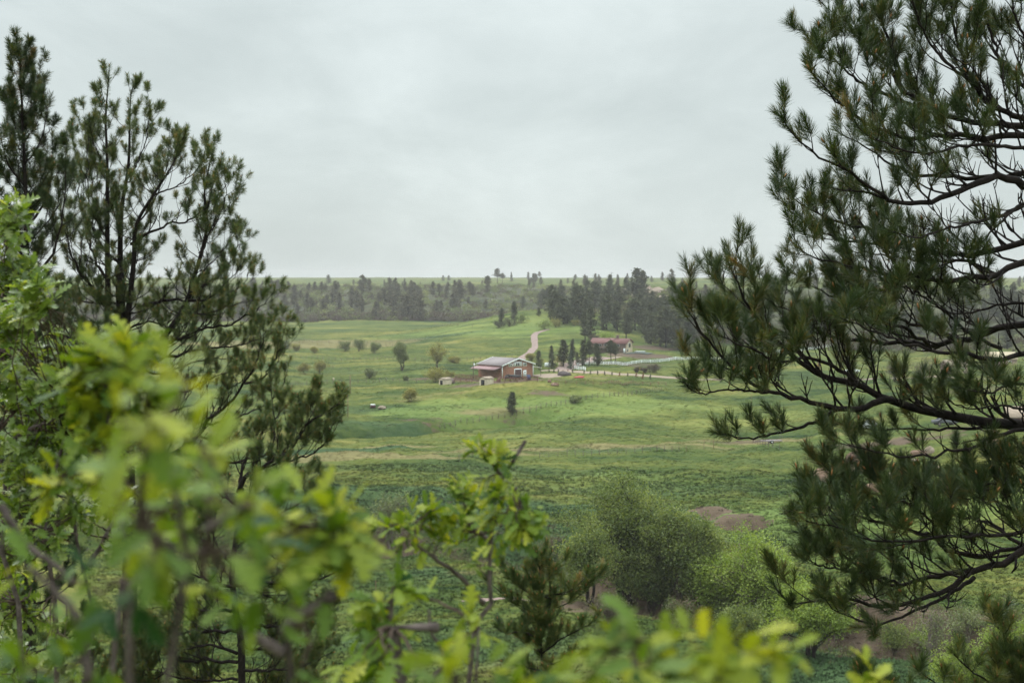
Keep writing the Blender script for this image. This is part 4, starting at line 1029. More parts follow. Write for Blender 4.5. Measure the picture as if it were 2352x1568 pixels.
# the wood: every pine an object of its own, far ones one mesh each
WOODM = []
for k_ in range(10):
    tr, cr = conifer_mesh(200 + k_, 'high' if k_ == 9 else 'wood', 56, 24, .058)
    for v, t_ in zip(cr.v, cr.tint): pass
    mm = MB()
    for part, mi in ((tr, 0), (cr, 1)):
        V = np.concatenate(part.v); T = np.concatenate(part.t) if part.t else None; Q = np.concatenate(part.q)
        mm.add(V, tris=T, quads=Q, tint=np.concatenate(part.tint), mat=mi)
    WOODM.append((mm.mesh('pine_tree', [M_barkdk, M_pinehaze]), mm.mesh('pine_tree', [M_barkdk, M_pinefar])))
g = np.random.default_rng(41)
z1 = lambda zx, zy: (612.5 + zx * .2344, 588 + zy * .2344)
FARP = [z1(*q[:2]) + (q[2] * .2344,) for q in [(45, 400, 170), (100, 380, 120), (150, 350, 120), (215, 345, 100), (270, 500, 220), (180, 560, 200), (420, 350, 90), (400, 372, 80), (470, 350, 100), (540, 350, 100), (580, 350, 80), (670, 400, 160), (700, 340, 90), (640, 470, 130), (840, 450, 150), (1005, 350, 130), (1030, 430, 70), (1210, 350, 140), (1255, 360, 150), (1350, 380, 130), (1415, 370, 135), (935, 500, 110), (1100, 510, 150), (1150, 480, 160), (1240, 550, 200), (1200, 480, 150), (1330, 600, 230), (1390, 620, 250), (1450, 560, 200), (1500, 630, 260), (1420, 480, 190), (1480, 420, 130), (1555, 360, 80), (1630, 400, 150), (1690, 410, 140), (1780, 350, 100), (1850, 370, 140), (1900, 360, 120), (1880, 330, 90), (1990, 380, 130), (2020, 400, 120), (1980, 480, 90), (2160, 385, 140), (330, 420, 90), (590, 480, 110), (1290, 430, 160)]]
z2 = lambda zx, zy: (1041.3 + zx * .2344, 588 + zy * .2344)
MIDP = [z2(*q[:2]) + (q[2] * .2344,) for q in [(880, 490, 150), (930, 480, 150), (960, 560, 250), (1050, 500, 180), (1010, 640, 260), (980, 640, 200), (1080, 670, 250), (1040, 690, 200), (1120, 660, 200), (1150, 620, 190), (1200, 600, 280), (1180, 520, 190), (1240, 620, 230), (1260, 560, 240), (1300, 500, 240), (1330, 560, 200), (1300, 640, 200), (1540, 350, 150), (1520, 370, 140), (1480, 390, 90), (1640, 560, 200), (1600, 520, 150), (1560, 480, 170), (1760, 330, 110), (1730, 380, 100), (1790, 420, 140), (1890, 830, 250), (1860, 760, 200), (1950, 760, 280), (1980, 830, 240), (2020, 880, 300), (2080, 900, 350), (2050, 800, 280), (2140, 890, 330), (2110, 780, 260), (2200, 920, 330), (2170, 840, 280), (2260, 900, 300), (2240, 800, 260), (2310, 920, 310), (2340, 850, 280), (1900, 560, 150), (1950, 520, 160), (1850, 480, 140), (2000, 600, 180), (2060, 560, 170), (2100, 640, 200), (1450, 560, 150)]]
for _ in range(46):   # the far wood goes on behind the near pines at either side
    px = g.uniform(120, 640); FARP.append((px, g.uniform(668, 735), g.uniform(20, 42)))
for _ in range(34): FARP.append((g.uniform(580, 1160), g.uniform(668, 736), g.uniform(20, 46)))
for _ in range(40):
    px, py = g.uniform(1262, 1570), g.uniform(682, 792)
    if (px < 1348 and py > 742) or (py > 770 and px < 1480): continue
    MIDP.append((px, py, g.uniform(36, 66)))
for _ in range(16): FARP.append((g.uniform(1180, 1420), g.uniform(650, 668), g.uniform(12, 26)))
for _ in range(36): FARP.append((g.uniform(1180, 2352), g.uniform(642, 652), g.uniform(9, 22)))
for _ in range(10): FARP.append((g.uniform(600, 1150), g.uniform(650, 668), g.uniform(9, 16)))
for _ in range(52): MIDP.append((g.uniform(1560, 2352), g.uniform(700, 812), g.uniform(40, 78)))
for _ in range(34): FARP.append((g.uniform(1500, 2352), g.uniform(648, 690), g.uniform(16, 34)))
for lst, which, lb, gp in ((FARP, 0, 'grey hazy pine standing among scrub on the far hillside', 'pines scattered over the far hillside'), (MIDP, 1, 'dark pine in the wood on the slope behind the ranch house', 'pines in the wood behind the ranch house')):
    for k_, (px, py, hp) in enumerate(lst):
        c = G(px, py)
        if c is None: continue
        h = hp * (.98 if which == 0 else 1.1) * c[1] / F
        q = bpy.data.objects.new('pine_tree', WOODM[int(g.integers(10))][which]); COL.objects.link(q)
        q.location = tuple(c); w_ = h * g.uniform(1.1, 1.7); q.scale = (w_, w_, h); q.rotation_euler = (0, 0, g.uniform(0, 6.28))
        tag(q, lb, 'pine tree', gp)

# ---- scrub covering the hillside: nobody could count it
def scrub(n, seed):
    g = np.random.default_rng(seed); mb = MB()
    N_ = n * 5
    d = np.where(g.random(N_) < .28, g.uniform(6, 50, N_), g.uniform(8, 520, N_))
    y = np.full(N_, 900.0); u = np.where(g.random(N_) < .6, g.uniform(-.19, .16, N_), g.uniform(-.38, .38, N_))
    for _ in range(6): y = np.interp(u * y, FOOT_X, FOOT_Y) + d
    x = u * y
    nz = vnoise(x, y, 70, 33); z = H(x, y)
    ok = ((nz > -.25) | (d < 55)) & ((d < 300) | (g.random(N_) < .45))
    clear = (x > 2) & (x < 46) & (y < 960)
    ok &= ~clear | (g.random(N_) < .06)
    idx = np.nonzero(ok)[0][:n]
    for j in idx:
        c = np.array([x[j], y[j], z[j]])
        s_ = g.uniform(2.2, 6.2) * (1.0 if d[j] < 45 else 1)
        m = int(44 + 17 * s_)
        q = g.normal(size=(m, 3)); q /= np.linalg.norm(q, axis=1)[:, None]; q[:, 2] = np.abs(q[:, 2])
        q = q * g.uniform(.55, 1, m)[:, None] * np.array([s_, s_, s_ * .85])
        base = .12 if (d[j] < 45 and g.random() < .7) else (.66 if g.random() < .62 else .25)
        leaves(mb, q + c, .95, base + .20 * g.normal() + .10 * g.normal(size=m), g)
    return mb
tag(scrub(3600, 5).build('scrub', M_scrub), 'mixed green and brown oak scrub covering the far hillside', 'scrub', kind='stuff')

# ---- single trees and bushes of the meadow
B = broadleaf
B('cottonwood_tree', 'tall leaning cottonwood with a grey green crown alone in the meadow', 'cottonwood', 922, 851, 785, 38, M_grey_l, 301, 26, 300, .40, M_bark, low=.2, stems=2, fill=.3, lean=-.04, thick=1.3)
B('cottonwood_tree', 'gnarled half bare cottonwood with yellow green tufts in the meadow', 'cottonwood', 1003, 845, 791, 46, M_yellow_l, 302, 19, 150, .38, M_bark, low=.2, stems=1, thick=2.0, fill=.5)
BU = [(700, 859, 838, 34, 'smaller left half of the yellow green bush pair in the left meadow'), (733, 858, 828, 40, 'larger right half of the yellow green bush pair in the left meadow'), (848, 869, 851, 36, 'low yellow green bush along the dark meadow strip'),
      (1001, 878, 846, 48, 'large yellow bush left of the corral'), (1030, 874, 856, 30, 'bushy yellow shrub between the large bush and the barn pole'), (931, 874, 863, 11, 'tiny bush in the meadow beyond the leaning cottonwood foot'), (1043, 833, 822, 26, 'low orange green bush in the meadow right of the gnarled cottonwood'),
      (793, 807, 786, 32, 'leftmost bush of the dark clump on the ploughed strip'), (824, 807, 780, 36, 'tallest bush of the dark clump on the ploughed strip'), (862, 811, 786, 24, 'upright bush standing apart right of the dark clump'), (680, 806, 790, 22, 'small round bush on the ploughed strip by the pine edge'),
      (655, 802, 782, 30, 'bushy shrub at the edge of the big left pine'), (722, 811, 799, 18, 'smallest round bush on the ploughed strip'), (941, 922, 897, 34, 'dry olive bush on the grass left of the knoll'), (1318, 924, 912, 30, 'low olive bush near the climbing wire fence'),
      (1290, 838, 820, 26, 'olive shrub behind the white storage box'), (1216, 828, 814, 20, 'small yellow shrub at the bend of the road behind the barn')]
for k_, (px, py, top, w_, lb) in enumerate(BU):
    B('bush', lb, 'bush', px, py, top, w_, [M_yellow_l, M_yellow_l, M_grey_l][k_ % 3] if k_ not in (7, 8, 9) else M_grey_l, 310 + k_, 10, 230, .42, M_bark, low=.02, stems=3, fill=.45)
for k_, (px, py, top, w_, lb) in enumerate([(1500, 856, 836, 40, 'large purple brown leafless shrub beside the yellow sign'), (1478, 856, 843, 18, 'smaller brown shrub between the sign and the large one'), (1462, 855, 844, 16, 'low brown shrub left of the yellow sign'),
                                            (2055, 876, 828, 64, 'leftmost tall brown shrub of the row behind the big pine'), (2122, 874, 822, 72, 'tallest brown shrub of the row behind the big pine'), (2200, 876, 834, 70, 'dark shrub right of the tallest brown one behind the big pine'), (2318, 876, 832, 70, 'dark shrub at the right edge behind the big pine')]):
    B('shrub', lb, 'shrub', px, py, top, w_, M_brownbush if k_ < 5 else M_cotton, 340 + k_, 16, 90, .34, M_bark, low=.0, stems=4, fill=.35)
for k_, (px, py, top, w_, m_, lb) in enumerate([(1148, 754, 738, 34, M_pinefar, 'left end of the dark scrub band on the nose of the hill'), (1170, 750, 730, 38, M_pinefar, 'middle of the dark scrub band on the nose of the hill'), (1197, 742, 722, 36, M_cotton, 'right end of the scrub band on the nose of the hill'),
                                               (1252, 757, 738, 38, M_cotton, 'brown green thicket left of where the road vanishes'), (1276, 752, 734, 38, M_yellow_l, 'brown green thicket right of where the road vanishes'), (1318, 748, 736, 14, M_yellow_l, 'small yellow bush on the bright slope, left of a pair'), (1330, 747, 735, 14, M_yellow_l, 'small yellow bush on the bright slope, right of a pair'),
                                               (1395, 779, 768, 44, M_bright, 'fresh green bush behind the ranch house chimney'), (1365, 785, 770, 40, M_brownbush, 'brown thicket behind the left end of the ranch house')]):
    B('thicket', lb, 'thicket', px, py, top, w_, m_, 360 + k_, 14, 70, .5, M_bark, low=.0, stems=3, fill=.35)

# ---- trees along the creek
B('cottonwood_tree', 'largest dark green cottonwood by the creek with forked dark trunks', 'cottonwood', 1440, 1398, 1102, 262, M_cotton, 401, 70, 640, 0.26, M_barkdk, low=.10, stems=3, fill=.25, twiggy=7)
B('cottonwood_tree', 'slender green cottonwood right of the largest creek tree', 'cottonwood', 1556, 1392, 1150, 150, M_cotton, 402, 46, 520, 0.25, M_bark, low=.10, stems=2, fill=.25, twiggy=7)
B('cottonwood_tree', 'low olive green tree hiding the trunks between the creek trees', 'cottonwood', 1500, 1408, 1270, 140, M_cotton, 403, 34, 320, 0.25, M_bark, low=.02, stems=3, fill=.25, twiggy=6)
B('willow_tree', 'bright yellow green tree with pale trunks beside the creek', 'tree', 1722, 1432, 1216, 200, M_bright, 404, 48, 300, 0.24, M_twig, low=.08, stems=4, fill=.3, twiggy=7)
B('willow_tree', 'low light green tree on the left flank of the bright creek tree', 'tree', 1632, 1428, 1262, 130, M_bright, 405, 32, 300, 0.25, M_bark, low=.03, stems=3, fill=.3, twiggy=6)
B('willow_tree', 'fresh green vase shaped tree with dark stems nearest the earth bank', 'tree', 1862, 1512, 1336, 210, M_bright, 406, 46, 380, 0.21, M_barkdk, low=.14, stems=6, fill=.35, twiggy=6)
B('willow_tree', 'open sparse grey green willow at the left end of the creek', 'tree', 902, 1268, 1126, 104, M_grey_l, 407, 26, 130, 0.26, M_twig, low=.05, stems=4, fill=.35, twiggy=6)
B('shrub', 'dry brown shrub left of the largest creek tree', 'shrub', 1262, 1296, 1232, 90, M_brush, 408, 22, 130, 0.20, M_twig, low=.0, stems=5, fill=.3)
B('shrub', 'brown twiggy shrub at the foot of the largest creek tree', 'shrub', 1400, 1432, 1372, 110, M_brownbush, 409, 22, 130, 0.18, M_twig, low=.0, stems=5, fill=.3)
B('shrub', 'pale brown twiggy shrub below the light green trees by the creek', 'shrub', 1570, 1440, 1376, 90, M_brush, 410, 20, 120, 0.18, M_twig, low=.0, stems=5, fill=.3)
B('shrub', 'bright green shrub lowest in the right corner under the pine', 'shrub', 2212, 1600, 1468, 210, M_bright, 411, 40, 240, 0.15, M_bark, low=.0, stems=6, fill=.3)
B('shrub', 'bright green shrub beside the earth bank at the right edge', 'shrub', 2310, 1560, 1420, 130, M_bright, 412, 30, 220, 0.15, M_bark, low=.0, stems=5, fill=.3)
B('shrub', 'bleached twiggy shrub with few leaves below the lowest pine limb', 'shrub', 2140, 1528, 1392, 130, M_grey_l, 413, 30, 70, 0.14, M_twig, low=.0, stems=9, fill=.4, thick=.8, twiggy=8)
B('shrub', 'green shrub left of the bleached twiggy one', 'shrub', 2052, 1512, 1420, 90, M_cotton, 414, 22, 170, 0.15, M_bark, low=.0, stems=5, fill=.3)
B('shrub', 'loose green shrub in front of the earth bank', 'shrub', 2220, 1490, 1400, 110, M_grey_l, 415, 24, 150, 0.15, M_twig, low=.0, stems=5, fill=.3)
B('shrub', 'rounded green bush under the bright creek tree', 'shrub', 1800, 1440, 1376, 90, M_cotton, 416, 20, 170, 0.17, M_bark, low=.0, stems=4, fill=.3)

B('shrub', 'tan and green shrub hiding the bank left of the largest creek tree', 'shrub', 1322, 1352, 1262, 100, M_brush, 417, 24, 150, .18, M_twig, low=.0, stems=5, fill=.3)
B('shrub', 'low tan shrub left of the tan and green one', 'shrub', 1228, 1326, 1282, 80, M_brush, 418, 18, 120, .18, M_twig, low=.0, stems=5, fill=.3)
B('shrub', 'dark green shrub between the two right hand creek trees', 'shrub', 1660, 1450, 1372, 100, M_cotton, 419, 22, 160, .18, M_bark, low=.0, stems=5, fill=.3)
B('shrub', 'pale green bush under the vase shaped creek tree', 'shrub', 1920, 1470, 1390, 110, M_grey_l, 420, 22, 150, .15, M_twig, low=.0, stems=5, fill=.3)
B('shrub', 'fresh green bush on the slope below the earth bank', 'shrub', 2120, 1500, 1440, 90, M_bright, 421, 20, 160, .14, M_bark, low=.0, stems=5, fill=.3)
B('shrub', 'brown and green tangle against the right end of the earth bank', 'shrub', 2300, 1440, 1380, 120, M_brush, 422, 22, 150, .16, M_twig, low=.0, stems=5, fill=.3)

B('cottonwood_tree', 'low spreading left flank tree beside the largest creek cottonwood', 'cottonwood', 1352, 1392, 1196, 150, M_cotton, 435, 36, 460, .25, M_barkdk, low=.04, stems=3, fill=.25, twiggy=7)
B('cottonwood_tree', 'olive tree filling the gap between the largest and the slender creek trees', 'cottonwood', 1496, 1404, 1206, 140, M_cotton, 430, 36, 460, .25, M_bark, low=.05, stems=2, fill=.25, twiggy=7)
B('cottonwood_tree', 'olive tree just right of the slender green creek cottonwood', 'cottonwood', 1606, 1412, 1192, 130, M_cotton, 431, 34, 420, .25, M_bark, low=.06, stems=2, fill=.25, twiggy=7)
B('willow_tree', 'yellow green tree between the olive trees and the bright one', 'tree', 1668, 1430, 1262, 120, M_bright, 432, 30, 320, .24, M_twig, low=.05, stems=3, fill=.3, twiggy=6)
B('willow_tree', 'yellow green tree right of the bright one, under the pine needles', 'tree', 1790, 1450, 1290, 130, M_bright, 433, 30, 320, .23, M_twig, low=.05, stems=4, fill=.3, twiggy=6)
B('shrub', 'broad green shrub in front of the bright creek trees', 'shrub', 1700, 1470, 1400, 150, M_cotton, 434, 26, 240, .2, M_bark, low=.0, stems=5, fill=.3)

# ---- brush and dead stalks lining the creek
def brush(n, seed):
    g = np.random.default_rng(seed); mb = MB()
    x = g.uniform(-60, 75, n); y = np.interp(x, CRK_X, CRK_Y) + g.normal(size=n) * 7 - 2
    z = H(x, y)
    for j in range(n):
        c = np.array([x[j], y[j], z[j]])
        s_ = g.uniform(.3, 1.05)
        m = int(24 + 34 * s_)
        q = g.normal(size=(m, 3)); q /= np.linalg.norm(q, axis=1)[:, None]; q[:, 2] = np.abs(q[:, 2])
        kind = .15 if g.random() < .42 else .75
        leaves(mb, c + q * g.uniform(.3, 1, m)[:, None] * np.array([s_, s_, s_ * .9]), .17, kind + .15 * g.normal() + .12 * g.normal(size=m), g)
        for _ in range(5):
            d = g.normal(size=3) * .4; d[2] = 1
            mb.tube([c, c + d * s_ * g.uniform(.7, 1.3)], [.014, .006], 3, tint=.2, cap=False)
    return mb
tag(brush(2000, 9).build('undergrowth', M_brush), 'brown and green brush along the creek', 'undergrowth', kind='stuff')
# ------------------------------------------------------------------ the near pines, limb by limb
M_needle = leafmat('pine_needles', [(0.0, (0.016, 0.032, 0.013)), (0.4, (0.041, 0.068, 0.022)), (0.75, (0.100, 0.110, 0.031)), (1.0, (0.21, 0.125, 0.038))], .42, .22, (1.5, 1.45, .7), .5)
M_needle2 = leafmat('olive_pine_needles', [(0.0, (0.028, 0.052, 0.019)), (0.4, (0.076, 0.114, 0.034)), (0.75, (0.155, 0.172, 0.050)), (1.0, (0.28, 0.20, 0.07))], .45, .22, (1.5, 1.4, .7), .5)  # lighter, more olive needle colour than the big right pine has
M_bud = solid('orange_pine_bud', (0.34, 0.145, 0.052), .7, .2, 30)

def unit(v):
    return v / (np.linalg.norm(v) + 1e-12)

def spline(pts, n):
    """smooth curve through the given points"""
    p = np.asarray(pts, float)
    if len(p) < 3: return p[0] + (p[-1] - p[0]) * np.linspace(0, 1, n)[:, None]
    e = np.vstack([2 * p[0] - p[1], p, 2 * p[-1] - p[-2]])
    L_ = np.concatenate([[0], np.cumsum(np.linalg.norm(np.diff(p, axis=0), axis=1))])
    out = []
    for t in np.linspace(0, L_[-1], n):
        k = min(int(np.searchsorted(L_, t, 'right')) - 1, len(p) - 2); u = (t - L_[k]) / (L_[k + 1] - L_[k])
        a, b, c, d = e[k:k + 4]
        out.append(.5 * (2 * b + (c - a) * u + (2 * a - 5 * b + 4 * c - d) * u * u + (3 * b - a - 3 * c + d) * u ** 3))
    return np.array(out)

class Pine:
    def __init__(s, seed, needles=130, nl=.15, nw=.0032, shoot=(.16, .30), up=.55, bud=.25, mat=None, dry=.06, twr=1.0, ang=(.95, .62), gap=.15):
        s.g = np.random.default_rng(seed); s.needles, s.nl, s.nw, s.shoot, s.up, s.bud, s.mat, s.dry, s.twr, s.ang, s.gap = needles, nl, nw, shoot, up, bud, mat or M_needle, dry, twr, ang, gap
    def start(s):
        s.wood, s.tufts = MB(), []
    def twig(s, p, d, L_, r, n=6, up=None, cap=False, tip=.35):
        """a twig from p heading d, bending upwards"""
        g = s.g; up = s.up if up is None else up
        q = [np.asarray(p, float)]; d = unit(d)
        for k in range(n - 1):
            d = unit(d + np.array([0, 0, up / n * 1.4]) + g.normal(size=3) * .11)
            q.append(q[-1] + d * L_ / (n - 1))
        q = np.array(q)
        s.wood.tube(q, np.linspace(r, r * tip, n) * s.twr, 5 if r > .006 else 4, cap=cap)
        return q, d
    def spray(s, p, d, L_, r, lvl=1, tuft=True, up=None):
        """a branchlet with side shoots, each ending in a brush of needles"""
        g = s.g
        q, de = s.twig(p, d, L_, r, 7, up)
        if tuft: s.tufts.append((q[-1], de, g.uniform(*s.shoot)))
        m = int(L_ / s.gap + g.random()) if lvl else 0
        for k in range(m):
            t = g.uniform(.3, .97); f = t * 6; i = min(int(f), 5)
            b = q[i] + (q[i + 1] - q[i]) * (f - i); T = unit(q[i + 1] - q[i])
            side = unit(np.cross(T, g.normal(size=3)))
            if side[2] < -.25 and g.random() < .75: side = -side
            l2 = L_ * g.uniform(.28, .55) * (1.1 - .5 * t)
            s.spray(b, T * .8 + side * .75, max(l2, .07), r * .6, lvl - 1, tuft and g.random() < .92, up)
    def limb(s, pts, r0, r1, dens=6.0, l2=(.5, 1.0), start=.18, bare=.30, tiptuft=True, n=26, up=None, wob=.012, lvl=1):
        g = s.g
        c = spline(pts, n)
        L_ = np.sum(np.linalg.norm(np.diff(c, axis=0), axis=1))
        c[1:-1] += g.normal(size=(n - 2, 3)) * wob * min(1.0, L_ * .4)
        s.wood.tube(c, r0 + (r1 - r0) * np.linspace(0, 1, n) ** .8, 8 if r0 > .03 else 6)
        T = np.gradient(c, axis=0)
        m = int(L_ * dens)
        for k in range(m):
            t = start + (1 - start) * (k + g.random()) / m
            f = t * (n - 1); i = min(int(f), n - 2)
            b = c[i] + (c[i + 1] - c[i]) * (f - i); tt = unit(T[i])
            h = unit(np.cross(tt, [0, 0, 1])) * (1 if (k % 2) else -1)
            ph = g.uniform(-.45, 1.25)
            side = h * math.cos(ph) + np.array([0, 0, 1]) * math.sin(ph)
            ln = g.uniform(*l2) * (1 - .55 * t) * min(1, L_ / 1.6)
            r = (r0 + (r1 - r0) * t) * .34 + .0022
            has = t > bare + .15 * g.normal()
            s.spray(b, tt * g.uniform(.5, .95) + side * .8, max(ln, .1), min(r, .016), lvl, has and g.random() < .95, up)
        if tiptuft: s.tufts.append((c[-1], unit(T[-1] + np.array([0, 0, .15]) * L_ / n), g.uniform(*s.shoot) * 1.1))
        return c
    def needles_mesh(s):
        g = s.g; mb = MB()
        if not s.tufts: return mb
        P = np.array([t[0] for t in s.tufts]); D = np.array([t[1] for t in s.tufts]); L_ = np.array([t[2] for t in s.tufts])
        m, k = len(P), s.needles
        up = np.array([0, 0, 1.0])
        A = np.cross(D, up + 1e-3); A /= np.linalg.norm(A, axis=1)[:, None] + 1e-9; B = np.cross(D, A)
        u = g.random((m, k)) ** .85; ph = g.uniform(0, 2 * math.pi, (m, k))
        th = (s.ang[0] - s.ang[1] * u) * g.uniform(.65, 1.15, (m, k))
        # shoots curve upwards: sample the axis with a lift
        base = P[:, None] + D[:, None] * ((u - .75) * L_[:, None])[..., None] + up * (.10 * L_[:, None] * np.clip(u - .3, 0, 1) ** 2)[..., None]
        rad = A[:, None] * np.cos(ph)[..., None] + B[:, None] * np.sin(ph)[..., None]
        nd = D[:, None] * np.cos(th)[..., None] + rad * np.sin(th)[..., None]
        nd[..., 2] += .10 * (1 - 2 * (g.random((m, k)) < .25))
        nd /= np.linalg.norm(nd, axis=-1)[..., None]
        ln = s.nl * g.uniform(.7, 1.12, (m, k))
        sd = np.cross(nd, g.normal(size=(m, k, 3))); sd /= np.linalg.norm(sd, axis=-1)[..., None] + 1e-9
        w_ = s.nw * g.uniform(.7, 1.3, (m, k))
        mid = base + nd * (ln * .55)[..., None]
        tip = base + (nd + up * -.07) * ln[..., None] / 1.0 + rad * (ln * -.05)[..., None]
        hw = sd * w_[..., None] * .5
        V = np.stack([base - hw, base + hw, mid + hw, mid - hw, tip], 2).reshape(-1, 3)
        N_ = m * k
        i = np.arange(N_)[:, None] * 5
        tn = np.clip(.36 + .13 * g.normal(size=(m, 1)) + .11 * g.normal(size=(m, k)) + .10 * (1 - u) + (g.random((m, k)) < s.dry) * .4 + (g.random((m, 1)) < .025) * .4, 0, 1)
        mb.add(V, quads=i + np.array([[0, 1, 2, 3]]), tris=i + np.array([[3, 2, 4]]), tint=np.repeat(tn.ravel(), 5))
        for j in range(m):
            if g.random() < s.bud:
                q = P[j] + D[j] * L_[j] * .25
                mb.tube([q, q + D[j] * .022, q + D[j] * .05], [.005, .009, .003], 5, mat=1)
        return mb
    def finish(s, root, wname='branch', nname='needles', bark=None):
        o = rel(root)
        w = s.wood.build(wname, bark or M_barkdk, root, o, smooth=True)
        nm = s.needles_mesh()
        if nm.v: nm.build(nname, [s.mat, M_bud], w, o)
        return w

def PX(lst, d0, d1, bow=0.0):
    """points traced as (px, py) from depth d0 to d1 along the length"""
    a = np.array(lst, float); L_ = np.concatenate([[0], np.cumsum(np.linalg.norm(np.diff(a, axis=0), axis=1))]); t = L_ / L_[-1]
    return np.array([W(x, y, d0 + (d1 - d0) * u + bow * math.sin(math.pi * u)) for (x, y), u in zip(a, t)])

def trunk_part(root, pts, radii, bark=None, n=30, wob=.01, seed=1):
    c = spline(pts, n); g = np.random.default_rng(seed); c[1:-1] += g.normal(size=(n - 2, 3)) * wob
    rr = np.interp(np.linspace(0, 1, n), np.linspace(0, 1, len(radii)), radii)
    return MB().tube(c, rr, 14).build('trunk', bark or M_barkdk, root, rel(root), smooth=True), c

